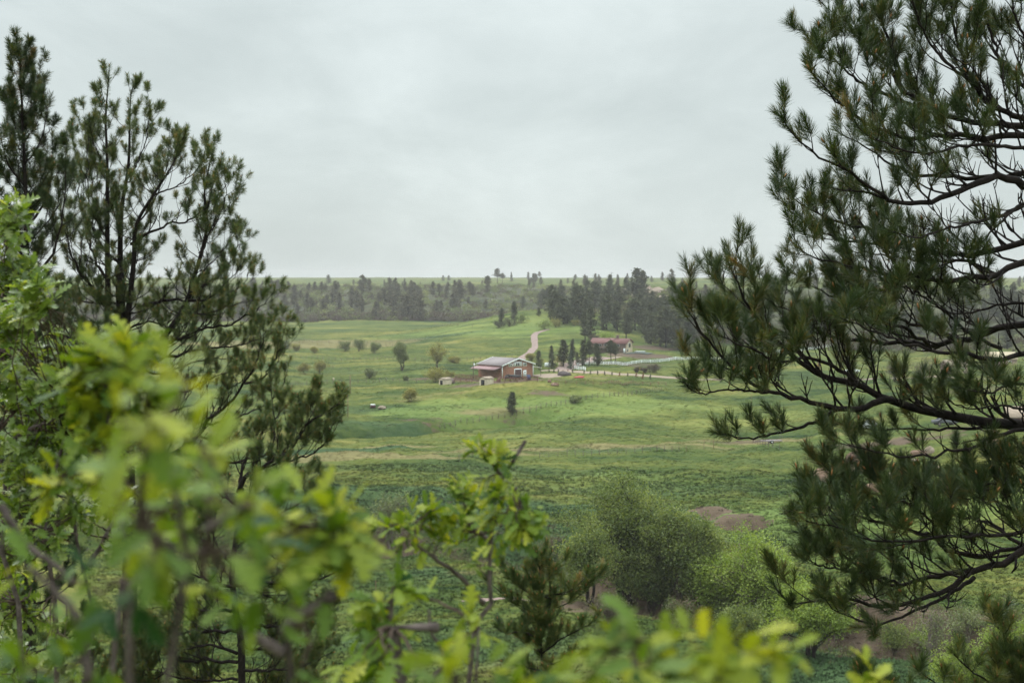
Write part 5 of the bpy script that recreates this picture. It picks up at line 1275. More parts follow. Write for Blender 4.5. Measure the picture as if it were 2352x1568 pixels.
# ---- the big pine at the right: its trunk stands just outside the frame
DT = 13.0
tx = (2520 - CX) / F * DT
base = np.array([tx, DT, float(H(tx, DT))])
bp = empty('pine_tree', base, 'big dark pine at the right whose long limbs reach across the view', 'pine tree')
trunk_part(bp, [base - [0, 0, .5], base + [0.02, 0, 3], [tx - .05, DT, 40], [tx + .03, DT + .1, 44], [tx, DT, 48]], [.30, .24, .20, .15, .05])
LIMBS = [
 ([(1982, 891), (1930, 850), (1860, 820), (1790, 830), (1720, 800), (1650, 770)], 12.5, 11.4, .026, .006, 7, (.45, .8), .15, .2),
 ([(2132, 790), (2070, 750), (1990, 735), (1900, 740), (1820, 720), (1770, 690)], 13.4, 12.2, .026, .006, 7, (.45, .8), .15, .25),
 ([(2300, 800), (2220, 760), (2150, 700), (2080, 660), (2020, 670)], 13.0, 12.0, .024, .005, 7, (.4, .8), .2, .3),
 ([(2282, 629), (2220, 600), (2140, 600), (2060, 590), (1990, 580), (1920, 570)], 13.2, 14.0, .026, .005, 7, (.4, .7), .15, .3),
 ([(2400, 1280), (2330, 1240), (2270, 1200), (2190, 1180), (2120, 1110), (2080, 1090)], 12.8, 13.6, .028, .006, 7.5, (.45, .8), .2, .25),
 ([(2480, 1060), (2400, 1070), (2330, 1130), (2280, 1110), (2220, 1130)], 12.6, 12.0, .024, .005, 7, (.4, .7), .2, .25),
 # points, depth at trunk and tip, radii, density, side length, start, bare
 ([(2520, 1010), (2420, 992), (2352, 977), (2151, 947), (2049, 917), (1982, 891), (1869, 850), (1800, 800), (1757, 752), (1710, 690), (1675, 610)], 12.9, 12.2, .082, .008, 6.5, (.5, .95), .12, .40),
 ([(2049, 917), (1982, 936), (1926, 938), (1851, 921), (1780, 902), (1738, 887), (1690, 850), (1645, 805), (1595, 740), (1570, 690)], 12.6, 11.8, .040, .007, 6.5, (.5, .9), .15, .25),
 ([(1926, 940), (1870, 970), (1795, 992), (1720, 1006), (1648, 996)], 12.4, 11.9, .024, .006, 6.0, (.28, .5), .15, .2),
 ([(1780, 902), (1682, 895), (1607, 902), (1568, 876)], 12.1, 11.5, .018, .006, 7.5, (.35, .65), .1, .1),
 ([(1690, 850), (1640, 840), (1600, 828), (1575, 808)], 12.0, 12.5, .014, .005, 7.5, (.35, .65), .1, .1),
 ([(1869, 850), (1850, 827), (1800, 770), (1740, 730), (1690, 690), (1640, 640)], 12.5, 13.6, .03, .006, 7, (.45, .85), .2, .25),
 ([(2520, 730), (2352, 745), (2207, 782), (2132, 790), (2020, 786), (1945, 779), (1862, 760), (1813, 730), (1757, 680), (1725, 625)], 13.2, 14.6, .055, .007, 6.5, (.5, .9), .15, .40),
 ([(2207, 782), (2120, 750), (2010, 715), (1930, 690), (1870, 660), (1850, 640)], 13.4, 12.6, .030, .006, 6.5, (.5, .85), .2, .35),
 ([(2520, 800), (2352, 812), (2282, 824), (2207, 812), (2100, 795), (2010, 760), (1930, 730)], 12.6, 11.3, .040, .006, 6, (.4, .8), .15, .45),
 ([(2520, 560), (2352, 602), (2282, 629), (2170, 644), (2095, 636), (2020, 625), (1945, 606), (1870, 588), (1828, 566)], 12.9, 12.2, .055, .006, 7, (.45, .8), .15, .45),
 ([(2520, 520), (2352, 553), (2207, 588), (2095, 565), (2020, 538), (1940, 510), (1860, 480), (1800, 440), (1786, 412)], 13.0, 13.8, .05, .006, 7.5, (.5, .85), .15, .42),
 ([(2095, 565), (2000, 560), (1920, 545), (1850, 510), (1810, 480)], 13.4, 12.6, .026, .005, 7.5, (.45, .75), .15, .25),
 ([(2520, 380), (2352, 397), (2267, 408), (2197, 408), (2126, 404), (2050, 380), (1990, 340), (1930, 308)], 13.2, 14.3, .050, .006, 6.5, (.4, .75), .15, .42),
 ([(2352, 429), (2302, 408), (2232, 429), (2161, 454), (2098, 468), (2038, 454), (1986, 418), (1915, 373), (1845, 338), (1800, 278)], 12.9, 11.7, .048, .006, 6.0, (.35, .65), .12, .42),
 ([(2038, 454), (1980, 440), (1930, 436), (1890, 425)], 12.2, 11.8, .016, .004, 6, (.25, .45), .15, .2),
 ([(2352, 470), (2267, 506), (2161, 527), (2109, 545), (2040, 530)], 12.6, 11.9, .028, .005, 5, (.3, .5), .15, .7),
 ([(2520, 300), (2352, 312), (2267, 316), (2161, 309), (2091, 316), (2021, 300), (1964, 264), (1898, 211), (1864, 166)], 12.8, 12.0, .052, .006, 7, (.45, .8), .15, .35),
 ([(2400, 290), (2267, 281), (2161, 267), (2109, 229), (2066, 200), (2042, 158), (1985, 105), (1933, 35), (1905, -30)], 13.1, 13.6, .045, .007, 7.5, (.5, .85), .12, .3),
 ([(2161, 267), (2080, 235), (2000, 205), (1930, 150), (1885, 100), (1880, 70)], 13.2, 12.4, .028, .005, 7.5, (.4, .7), .15, .25),
 ([(2066, 200), (2060, 140), (2030, 60), (2010, -30)], 13.2, 13.6, .022, .006, 8, (.4, .7), .1, .1),
 ([(2400, 290), (2302, 255), (2242, 197), (2207, 116), (2190, 40), (2180, -50)], 12.8, 12.4, .04, .008, 7.5, (.45, .8), .15, .25),
 ([(2242, 197), (2180, 150), (2130, 90), (2100, 20), (2085, -40)], 12.7, 12.0, .025, .006, 8, (.4, .75), .1, .15),
 ([(2440, 240), (2352, 197), (2284, 105), (2262, 20), (2255, -50)], 13.2, 13.6, .035, .008, 7.5, (.45, .8), .15, .2),
 ([(2440, 200), (2370, 110), (2330, 30), (2320, -50)], 12.9, 12.6, .03, .008, 7.5, (.4, .75), .1, .15),
 ([(2420, 350), (2330, 340), (2240, 335), (2140, 350), (2060, 340), (1990, 310)], 12.7, 11.5, .03, .005, 7, (.4, .7), .15, .3),
 # limbs low on the trunk
 ([(2520, 985), (2352, 985), (2244, 1022), (2170, 1045), (2095, 1052), (2020, 1041), (1945, 1022), (1903, 1005)], 12.7, 11.7, .032, .005, 5, (.3, .55), .15, .62),
 ([(2300, 978), (2200, 985), (2057, 985), (1993, 985), (1926, 974)], 12.8, 12.5, .024, .004, 6, (.25, .5), .1, .4),
 ([(2520, 1180), (2400, 1235), (2352, 1263), (2311, 1290), (2243, 1313), (2193, 1343), (2143, 1367), (2075, 1387), (2008, 1390), (1958, 1377), (1900, 1377), (1840, 1387), (1800, 1370), (1778, 1345)], 12.8, 11.9, .060, .006, 5.5, (.4, .7), .2, .5),
 ([(2243, 1310), (2176, 1316), (2075, 1343), (2025, 1337), (1985, 1310), (1941, 1276), (1874, 1236), (1838, 1225)], 12.6, 12.9, .035, .006, 7.5, (.5, .9), .15, .3),
 ([(2237, 1326), (2176, 1367), (2109, 1400), (2025, 1430), (1975, 1427), (1928, 1404), (1885, 1370)], 12.6, 11.6, .026, .005, 4.5, (.3, .5), .15, .65),
 ([(2075, 1343), (2010, 1320), (1950, 1310), (1890, 1300), (1845, 1280)], 12.5, 11.7, .022, .005, 7.5, (.4, .7), .1, .2),
 ([(2520, 1220), (2352, 1250), (2240, 1275), (2156, 1249), (2143, 1202), (2109, 1168), (2042, 1125), (2008, 1081), (1980, 1046)], 12.9, 12.2, .036, .006, 7, (.45, .8), .3, .45),
 ([(2109, 1168), (2059, 1145), (2008, 1135), (1954, 1115), (1921, 1095), (1888, 1062)], 12.4, 11.8, .018, .005, 7, (.35, .6), .1, .15),
 ([(2150, 1230), (2080, 1215), (1990, 1190), (1910, 1170), (1850, 1160), (1838, 1145)], 12.5, 11.6, .024, .005, 8, (.45, .75), .15, .2),
 ([(2520, 1150), (2400, 1190), (2311, 1162), (2243, 1125), (2210, 1075)], 13.2, 13.5, .034, .006, 7, (.45, .8), .25, .35),
 ([(2520, 1190), (2400, 1215), (2300, 1225), (2200, 1230), (2100, 1240), (2010, 1240), (1930, 1215), (1850, 1195)], 12.3, 11.2, .032, .006, 8, (.5, .85), .2, .35),
 ([(2520, 1100), (2420, 1120), (2352, 1100), (2290, 1060), (2262, 1030)], 12.5, 12.0, .028, .006, 7, (.4, .7), .2, .3),
 ([(2420, 1260), (2352, 1210), (2300, 1180), (2260, 1150), (2200, 1140)], 12.4, 12.0, .024, .005, 8, (.4, .7), .2, .2),
 # right edge, twiggy
 ([(2520, 880), (2400, 890), (2330, 880), (2270, 900), (2200, 890)], 12.5, 11.6, .03, .005, 6, (.4, .7), .2, .4),
 ([(2520, 640), (2400, 690), (2300, 700), (2200, 720), (2130, 700), (2080, 690)], 13.4, 14.0, .03, .005, 6, (.4, .7), .2, .4),
 ([(2520, 930), (2400, 950), (2300, 930), (2230, 940), (2160, 905)], 12.4, 11.8, .024, .004, 6, (.3, .6), .2, .5),
 ([(2420, 450), (2330, 480), (2270, 540), (2200, 600), (2130, 610)], 12.6, 12.2, .022, .004, 6, (.35, .6), .2, .5),
]
pn = Pine(11, needles=120, nl=.118, nw=.0030, shoot=(.11, .21), up=.62, bud=.12, dry=.07, ang=(1.08, .68), gap=.13)
for k_, (pts, d0, d1, r0, r1, dens, l2, st, bare) in enumerate(LIMBS):
    pn.start()
    pn.limb(PX(pts, d0, d1, .12 * (-1) ** k_), r0 * .82, r1 * .8, dens * (1.25 if np.mean([q[1] for q in pts]) > 1060 else 1.3 if np.mean([q[1] for q in pts]) < 330 else 1.12), l2, st, bare)
    pn.finish(bp)

rg = np.random.default_rng(88)
for k_ in range(9):   # limbs on the far side of the trunk, beyond the frame
    z_ = 35.5 + 1.2 * k_ + rg.normal() * .2; an = rg.uniform(-.9, .9)
    p0 = np.array([tx, DT, z_]); d_ = np.array([math.cos(an), math.sin(an), 0]); L_ = 2.6 - .16 * k_
    pn.start(); pn.limb([p0, p0 + d_ * L_ * .5 + [0, 0, .1], p0 + d_ * L_ + [0, 0, .55]], .045, .006, 6, (.45, .8), .15, .35); pn.finish(bp)
pn.start(); pn.limb([[tx, DT, 46.6], [tx, DT, 47.6], [tx + .1, DT, 48.6]], .05, .01, 9, (.5, .9), .05, .1); pn.finish(bp)

# ---- a pine built of leaders with whorled branches
def whorls(pn, c, lmax, lmin, gap=.45, per=4, start=.08, tilt=(.15, .9), r=.016, dens=7, l2=(.25, .5), bare=.3, az=None, power=.8):
    """branches in rings along the leader c; longest at the foot"""
    g = pn.g
    L_ = np.concatenate([[0], np.cumsum(np.linalg.norm(np.diff(c, axis=0), axis=1))])
    s_ = L_[-1] * start
    while s_ < L_[-1] * .985:
        t = s_ / L_[-1]
        for k in range(per):
            i = min(int(np.searchsorted(L_, s_)), len(c) - 1)
            an = g.uniform(0, 6.28) if az is None else az + g.uniform(-1.2, 1.2)
            ln = (lmin + (lmax - lmin) * (1 - t) ** power) * g.uniform(.55, 1.1)
            el = tilt[0] + (tilt[1] - tilt[0]) * t + g.normal() * .12
            d = np.array([math.cos(an) * math.cos(el), math.sin(an) * math.cos(el), math.sin(el)])
            p = c[i] + g.normal(size=3) * .03
            q1 = p + d * ln * .5 + np.array([0, 0, -.03 * ln]); q2 = p + d * ln + np.array([0, 0, .22 * ln])
            pn.limb([p, q1, q2], r * (1 - .6 * t) * (.5 + .5 * ln / lmax), .004, dens, l2, .2, bare, n=9, lvl=1)
        s_ += gap * g.uniform(.7, 1.3) * (1 - .35 * t)

# ---- the tall pine at the left with several leaders
D2 = 30.0
b2 = W(300, 900, D2); b2[2] = float(H(b2[0], b2[1]))
lp = empty('pine_tree', b2, 'tall many stemmed pine at the left rising above the oak leaves', 'pine tree')
trunk_part(lp, [b2 - [0, 0, .5], b2 + [0, 0, 3], W(297, 1150, D2), W(290, 980, D2), W(281, 790, D2), W(274, 612, D2)], [.26, .22, .18, .15, .12, .09])
p2 = Pine(22, needles=105, nl=.130, nw=.0046, shoot=(.11, .19), up=.75, bud=.5, mat=M_needle2, dry=.10, ang=(1.5, .95), gap=.30)
LEAD = [([(270, 880), (252, 780), (247, 612), (246, 378), (243, 272), (251, 160)], 30, 29.6, .085, 1.15, .22, .40, 3),
        ([(281, 790), (276, 612), (279, 483), (295, 378), (299, 237), (306, 196)], 30, 30.5, .085, 1.0, .2, .42, 3),
        ([(285, 800), (306, 612), (313, 518), (352, 448), (395, 380), (422, 312)], 30, 29.4, .075, 1.1, .25, .42, 4),
        ([(310, 880), (332, 829), (380, 769), (415, 720), (436, 674), (440, 649), (457, 600), (475, 520), (470, 440), (487, 350)], 30, 29.3, .085, 1.0, .25, .42, 4)]
for pts, d0, d1, r, lm, ln, gp, per in LEAD:
    p2.start()
    c = spline(PX(pts, d0, d1), 40)
    p2.wood.tube(c, np.linspace(r, .008, 40), 9)
    p2.tufts += [(c[-1], np.array([0, 0, 1.0]), .3), (c[-3], np.array([.1, 0, 1.0]), .3)]
    whorls(p2, c, lm, ln, gp, per, .06, (.3, .95), .020, 4.6, (.25, .5), .35)
    p2.finish(lp, 'leader')
SIDE2 = [([(281, 760), (350, 740), (420, 760), (480, 740), (540, 700)], 30, 31.0, .03, .2), ([(290, 830), (360, 860), (450, 830), (540, 820), (600, 800)], 30, 31.4, .03, .2), ([(281, 740), (220, 740), (150, 730), (100, 690)], 30, 30.4, .03, .2), ([(285, 850), (210, 830), (150, 820), (60, 830)], 30, 29.6, .03, .2), ([(415, 720), (470, 720), (530, 700), (590, 690)], 29.5, 28.6, .025, .15), ([(300, 990), (400, 990), (500, 1010), (580, 1000), (640, 970)], 30, 31.0, .035, .25),
         ([(457, 600), (480, 540), (510, 480), (524, 410)], 29.4, 28.9, .02, .15), ([(440, 649), (490, 600), (530, 550), (545, 520)], 29.4, 29.8, .02, .2), ([(313, 518), (360, 450), (385, 380), (400, 330)], 30, 30.6, .02, .2), ([(352, 448), (420, 420), (460, 380), (490, 345)], 29.8, 30.3, .02, .2), ([(276, 612), (230, 560), (205, 480), (200, 400), (205, 300)], 30, 29.4, .025, .25), ([(250, 560), (215, 470), (210, 380), (190, 290)], 30, 30.4, .02, .25), ([(295, 420), (330, 340), (340, 280), (345, 250)], 30, 29.6, .018, .2), ([(250, 400), (215, 330), (205, 270)], 29.7, 29.2, .015, .2),
         ([(274, 723), (235, 690), (197, 642), (165, 590), (150, 520), (140, 470)], 30, 28.8, .05, .3), ([(240, 640), (205, 560), (183, 470), (175, 400), (178, 355)], 30, 30.8, .035, .25),
         ([(281, 700), (220, 695), (170, 690), (130, 660)], 30, 31.2, .035, .3), ([(300, 560), (370, 520), (440, 500), (500, 450), (522, 405)], 29.8, 29.0, .035, .3),
         ([(436, 674), (492, 640), (530, 600), (548, 560), (556, 590)], 29.5, 29.2, .03, .2), ([(330, 700), (400, 690), (470, 690), (520, 650), (560, 600)], 30, 28.8, .04, .35),
         ([(350, 800), (430, 770), (492, 751), (527, 748), (562, 727), (598, 709), (628, 672)], 29.7, 28.6, .045, .4), ([(420, 720), (500, 690), (560, 650), (575, 610)], 29.5, 30.2, .03, .3),
         ([(340, 830), (400, 815), (480, 800), (560, 790), (610, 770), (640, 760)], 30, 31.0, .04, .35), ([(250, 780), (200, 790), (150, 770), (110, 730)], 30, 29.0, .035, .35),
         ([(310, 1060), (400, 1040), (475, 973), (527, 924), (562, 881), (598, 797), (606, 745)], 29.6, 28.6, .065, .42), ([(562, 881), (600, 870), (622, 840), (645, 790), (652, 760)], 28.9, 28.4, .025, .15),
         ([(400, 1040), (500, 1060), (590, 1050), (629, 1011), (622, 903), (620, 860)], 29.2, 28.4, .04, .55), ([(475, 973), (540, 960), (600, 935), (640, 900), (655, 870)], 29.1, 29.6, .025, .3),
         ([(340, 900), (420, 900), (480, 870), (540, 850)], 30, 30.6, .03, .3), ([(290, 900), (200, 880), (130, 850), (90, 800)], 30, 31.0, .04, .4),
         ([(360, 950), (440, 930), (520, 900), (580, 850)], 30, 31.2, .03, .3)]
for pts, d0, d1, r, bare in SIDE2:
    p2.start(); p2.limb(PX(pts, d0, d1), r, .006, 6.0, (.7, 1.25), .10, bare * .8, n=24, wob=.02, lvl=2); p2.finish(lp)

# ---- the pine whose trunk shows below the oak leaves
YOUNG_LATE = []
D3 = 26.0
b3 = W(545, 1600, D3); b3[2] = float(H(b3[0], b3[1]))
mp_ = empty('pine_tree', b3, 'lower pine behind the blurred oak leaves with a bare dark trunk', 'pine tree')
trunk_part(mp_, [b3 - [0, 0, .4], W(556, 1568, D3), W(540, 1400, D3), W(533, 1300, D3), W(548, 1200, D3), W(556, 1120, D3)], [.14, .10, .085, .075, .06, .04])
p3 = Pine(33, needles=110, nl=.125, nw=.0048, shoot=(.10, .19), up=.7, bud=.5, mat=M_needle2, dry=.10, ang=(1.5, .9), gap=.2)
for pts, d0, d1, r, bare in [([(548, 1130), (562, 1099), (605, 1071), (668, 1026), (703, 973), (756, 945), (791, 915)], 26, 25.2, .05, .22), ([(605, 1071), (660, 1060), (720, 1040), (760, 1000), (788, 950)], 25.7, 26.4, .025, .2), ([(668, 1026), (690, 1000), (715, 950), (718, 905)], 25.5, 25.0, .02, .15),
                             ([(540, 1180), (600, 1130), (660, 1110), (700, 1120), (720, 1150)], 26, 25.0, .04, .25), ([(538, 1260), (610, 1200), (680, 1160), (730, 1130)], 26, 27.0, .035, .3), ([(548, 1130), (560, 1060), (600, 1000), (640, 950), (660, 930)], 26, 26.6, .035, .2),
                             ([(540, 1330), (640, 1340), (730, 1330), (800, 1300), (848, 1268)], 26, 25.0, .04, .55), ([(540, 1350), (470, 1330), (420, 1300), (390, 1260)], 26, 25.0, .035, .4), ([(542, 1420), (620, 1440), (700, 1430), (770, 1400)], 26, 27.0, .035, .4),
                             ([(545, 1500), (480, 1480), (420, 1490), (370, 1470)], 26, 25.4, .035, .3), ([(545, 1540), (620, 1540), (690, 1530), (760, 1500)], 26, 25.4, .035, .3), ([(545, 1480), (610, 1490), (680, 1470), (740, 1480), (765, 1460)], 26, 26.6, .03, .35),
                             ([(545, 1560), (440, 1560), (360, 1540), (300, 1500)], 26, 26.5, .03, .3), ([(540, 1300), (480, 1250), (440, 1220), (420, 1170)], 26, 26.8, .03, .3), ([(545, 1580), (600, 1590), (680, 1575), (740, 1560)], 26, 27.2, .03, .2), ([(542, 1400), (470, 1400), (400, 1390), (330, 1400)], 26, 27.4, .035, .3), ([(540, 1280), (450, 1260), (360, 1230), (280, 1240)], 26, 27.5, .035, .3), ([(540, 1340), (600, 1360), (660, 1390), (700, 1380)], 26, 27.8, .03, .2), ([(545, 1450), (450, 1450), (330, 1470), (240, 1450)], 26, 28.0, .035, .25), ([(545, 1520), (430, 1520), (330, 1560), (220, 1540)], 26, 27.5, .035, .25), ([(548, 1230), (600, 1260), (650, 1290), (700, 1290)], 26, 27.6, .025, .2), ([(548, 1160), (500, 1130), (460, 1090), (430, 1060)], 26, 26.8, .025, .2)]:
    p3.start(); p3.limb(PX(pts, d0, d1), r, .005, 7.0, (.6, 1.1), .10, bare * .7, n=20, wob=.02, lvl=2); p3.finish(mp_)

# ---- the slim pine at the far left
for k_, (x_, y_, d_, lb) in enumerate([(650, 1405, 28, 'bushy young pine low behind the pale forked oak stem'), (715, 1500, 30, 'bushy young pine at the edge of the lower meadow grass'), (455, 1420, 28, 'dark bushy young pine left of the bare pine trunk'), (330, 1440, 27, 'dark bushy young pine deep behind the blurred oak branch'), (215, 1480, 26, 'dark young pine low behind the left oak stems')]): YOUNG_LATE.append((lb, x_, y_, d_, 90 + k_))
D4 = 25.0
b4 = W(68, 900, D4); b4[2] = float(H(b4[0], b4[1]))
sp = empty('pine_tree', b4, 'slim dark pine at the left edge, taller than the many stemmed one', 'pine tree')
_, c4 = trunk_part(sp, [b4 - [0, 0, .5], W(68, 1250, D4), W(66, 850, D4), W(60, 600, D4), W(58, 400, D4), W(48, 220, D4), W(46, 110, D4)], [.20, .17, .13, .10, .075, .04, .012], n=60)
p4 = Pine(44, needles=120, nl=.13, nw=.0052, shoot=(.13, .23), up=.8, bud=.15, dry=.05, ang=(1.5, .9), gap=.24)
p4.start()
c = c4[24:]
whorls(p4, c, 1.25, .36, .33, 5, .02, (.25, 1.0), .018, 5.5, (.25, .5), .25)
p4.tufts += [(c[-1], np.array([0, 0, 1.0]), .32), (c[-2], np.array([.2, 0, 1.0]), .3), (c[-2], np.array([-.2, 0, 1.0]), .3)]
p4.finish(sp)
for pts, d0, d1, r in [([(64, 640), (110, 600), (140, 520), (148, 440), (152, 330)], 25, 24.4, .03), ([(62, 520), (100, 470), (118, 400), (120, 310)], 25, 25.6, .025), ([(62, 700), (10, 660), (-30, 600)], 25, 24.5, .03),
                       ([(66, 780), (130, 770), (190, 790), (240, 760)], 25, 25.6, .035), ([(66, 850), (140, 830), (180, 780)], 25, 26, .03), ([(66, 880), (20, 850), (-30, 830)], 25, 25.6, .03), ([(60, 430), (20, 380), (0, 310)], 25, 24.6, .025), ([(60, 560), (100, 520), (135, 470), (150, 400)], 25, 25.3, .022), ([(56, 380), (90, 330), (105, 270), (100, 210)], 25, 24.6, .02), ([(54, 300), (80, 250), (88, 190), (92, 150)], 25, 25.3, .015), ([(62, 600), (20, 540), (-10, 470), (-10, 420)], 25, 25.4, .022)]:
    p4.start(); p4.limb(PX(pts, d0, d1), r, .005, 5, (.5, .9), .15, .3, n=16, lvl=2); p4.finish(sp)

# ---- young pines in the lower foreground
def young(label, stems, d, seed, lmax, gap, name='young_pine', needles=100, nw=.0052, nl=.13, tilt=(.2, .8), limbs=(), r=.03):
    x, y = stems[0][0]
    b = W(x, y, d); b[2] = float(H(b[0], b[1]))
    o = empty(name, b, label, 'young pine')
    pn = Pine(seed, needles=needles, nl=nl, nw=nw, shoot=(.13, .22), up=.8, bud=.8, mat=M_needle2, dry=.08, ang=(1.15, .7), gap=.2)
    for k_, st in enumerate(stems):
        pts = [W(px, py, d + .12 * k_) for px, py in st]
        if k_ == 0: pts = [b - [0, 0, .3]] + pts
        c = spline(pts, 40)
        MB().tube(c, np.linspace(r if k_ == 0 else r * .7, .007, 40), 8).build('trunk', M_barkdk, o, rel(o), smooth=True)
        pn.start(); pn.tufts += [(c[-1], np.array([0, 0, 1.0]), .26), (c[-2], np.array([.15, 0, 1.0]), .22), (c[-3], np.array([-.15, .1, 1.0]), .22)]
        vis = c[c[:, 2] > b[2] + .35 * (c[-1][2] - b[2])] if k_ == 0 else c[8:]
        whorls(pn, vis, lmax, .16, gap, 5, .03, tilt, .012, 7, (.2, .42), .12)
        pn.finish(o)
    for pts in limbs:
        pn.start(); pn.limb(PX(pts, d, d - .5), .014, .005, 7, (.3, .55), .1, .2, n=14); pn.finish(o)
young('young pine with orange candle tips standing before the lower meadow', [[(1244, 1568), (1242, 1440), (1240, 1300)], [(1246, 1430), (1263, 1390), (1262, 1310)]], 21, 55, .95, .30, limbs=[[(1244, 1470), (1200, 1450), (1165, 1455), (1140, 1440)], [(1246, 1500), (1300, 1460), (1340, 1440), (1362, 1425)], [(1246, 1530), (1310, 1510), (1350, 1490)], [(1244, 1540), (1200, 1530), (1160, 1520)]])
young('young pine in the bottom right corner under the lowest limb', [[(2335, 1700), (2325, 1580), (2305, 1452)]], 14, 56, .62, .24, needles=120, nw=.0036, nl=.15, limbs=[[(2330, 1600), (2280, 1570), (2230, 1540), (2190, 1500)], [(2330, 1640), (2250, 1620), (2180, 1590), (2110, 1540)]])
young('small pine top poking up at the bottom edge left of the corner pine', [[(2030, 1760), (2015, 1650), (2005, 1545)]], 12.5, 57, .45, .22, needles=120, nw=.0034, nl=.14)

for lb, x_, y_, d_, sd in YOUNG_LATE:
    young(lb, [[(x_ - 6, 1700), (x_ - 3, 1568), (x_, y_)]], d_, sd, 1.15, .34, needles=80, nw=.006, nl=.12, r=.05)
# ------------------------------------------------------------------ oak shrubs close to the viewer
M_oak = leafmat('oak_leaves', [(0.0, (0.014, 0.052, 0.010)), (0.45, (0.105, 0.175, 0.018)), (0.8, (0.235, 0.280, 0.028)), (1.0, (0.340, 0.355, 0.045))], .5, .36, (1.5, 1.4, .35), .22)
M_oakdark = leafmat('oak_leaves_sharp', [(0.0, (0.050, 0.095, 0.018)), (0.45, (0.135, 0.205, 0.040)), (0.8, (0.230, 0.285, 0.068)), (1.0, (0.340, 0.370, 0.130))], .32, .42, (1.6, 1.5, .45), .6)
M_oakbark = barkmat('grey_oak_bark', (0.045, 0.034, 0.030), (0.165, 0.132, 0.120), 26)
M_oaktwig = barkmat('dark_oak_twig', (0.040, 0.026, 0.020), (0.115, 0.080, 0.062), 30)

LS = np.array([0, .07, .16, .25, .31, .36, .46, .52, .57, .66, .72, .78, .87, .93, 1.0])
LWd = np.array([.012, .016, .06, .17, .19, .055, .25, .28, .065, .25, .27, .07, .17, .13, .0])
FWD = np.array([0, 0, .01, .06, .08, .0, .07, .09, .0, .07, .08, .0, .04, .02, 0])
def oak_leaves(mb, B_, D_, N_, L_, tint, g):
    """lobed leaves: base points, axis, face normal, length"""
    n = len(B_); k = len(LS)
    D_ = D_ / np.linalg.norm(D_, axis=1)[:, None]
    S_ = np.cross(D_, N_); S_ /= np.linalg.norm(S_, axis=1)[:, None] + 1e-9
    U_ = np.cross(S_, D_)
    droop = g.uniform(-.05, .35, n); fold = g.uniform(.05, .5, n); wid = g.uniform(.7, 1.15, n)
    out = []
    for side in (-1, 0, 1):
        s = LS[None] + (FWD[None] if side else 0)
        a = s * L_[:, None]
        w = side * LWd[None] * L_[:, None] * wid[:, None] * (1 + .15 * g.normal(size=(n, k)) * (side != 0))
        z = -droop[:, None] * s ** 2 * L_[:, None] + np.abs(w) * fold[:, None]
        out.append(B_[:, None] + D_[:, None] * a[..., None] + S_[:, None] * w[..., None] + U_[:, None] * z[..., None])
    V = np.stack(out, 1).reshape(n, 3 * k, 3)
    q = []
    for j in range(k - 1):
        q += [(j, k + j, k + j + 1, j + 1), (k + j, 2 * k + j, 2 * k + j + 1, k + j + 1)]
    Q = (np.arange(n)[:, None, None] * 3 * k + np.array(q)[None]).reshape(-1, 4)
    mb.add(V.reshape(-1, 3), quads=Q, tint=np.repeat(np.clip(tint, 0, 1), 3 * k))

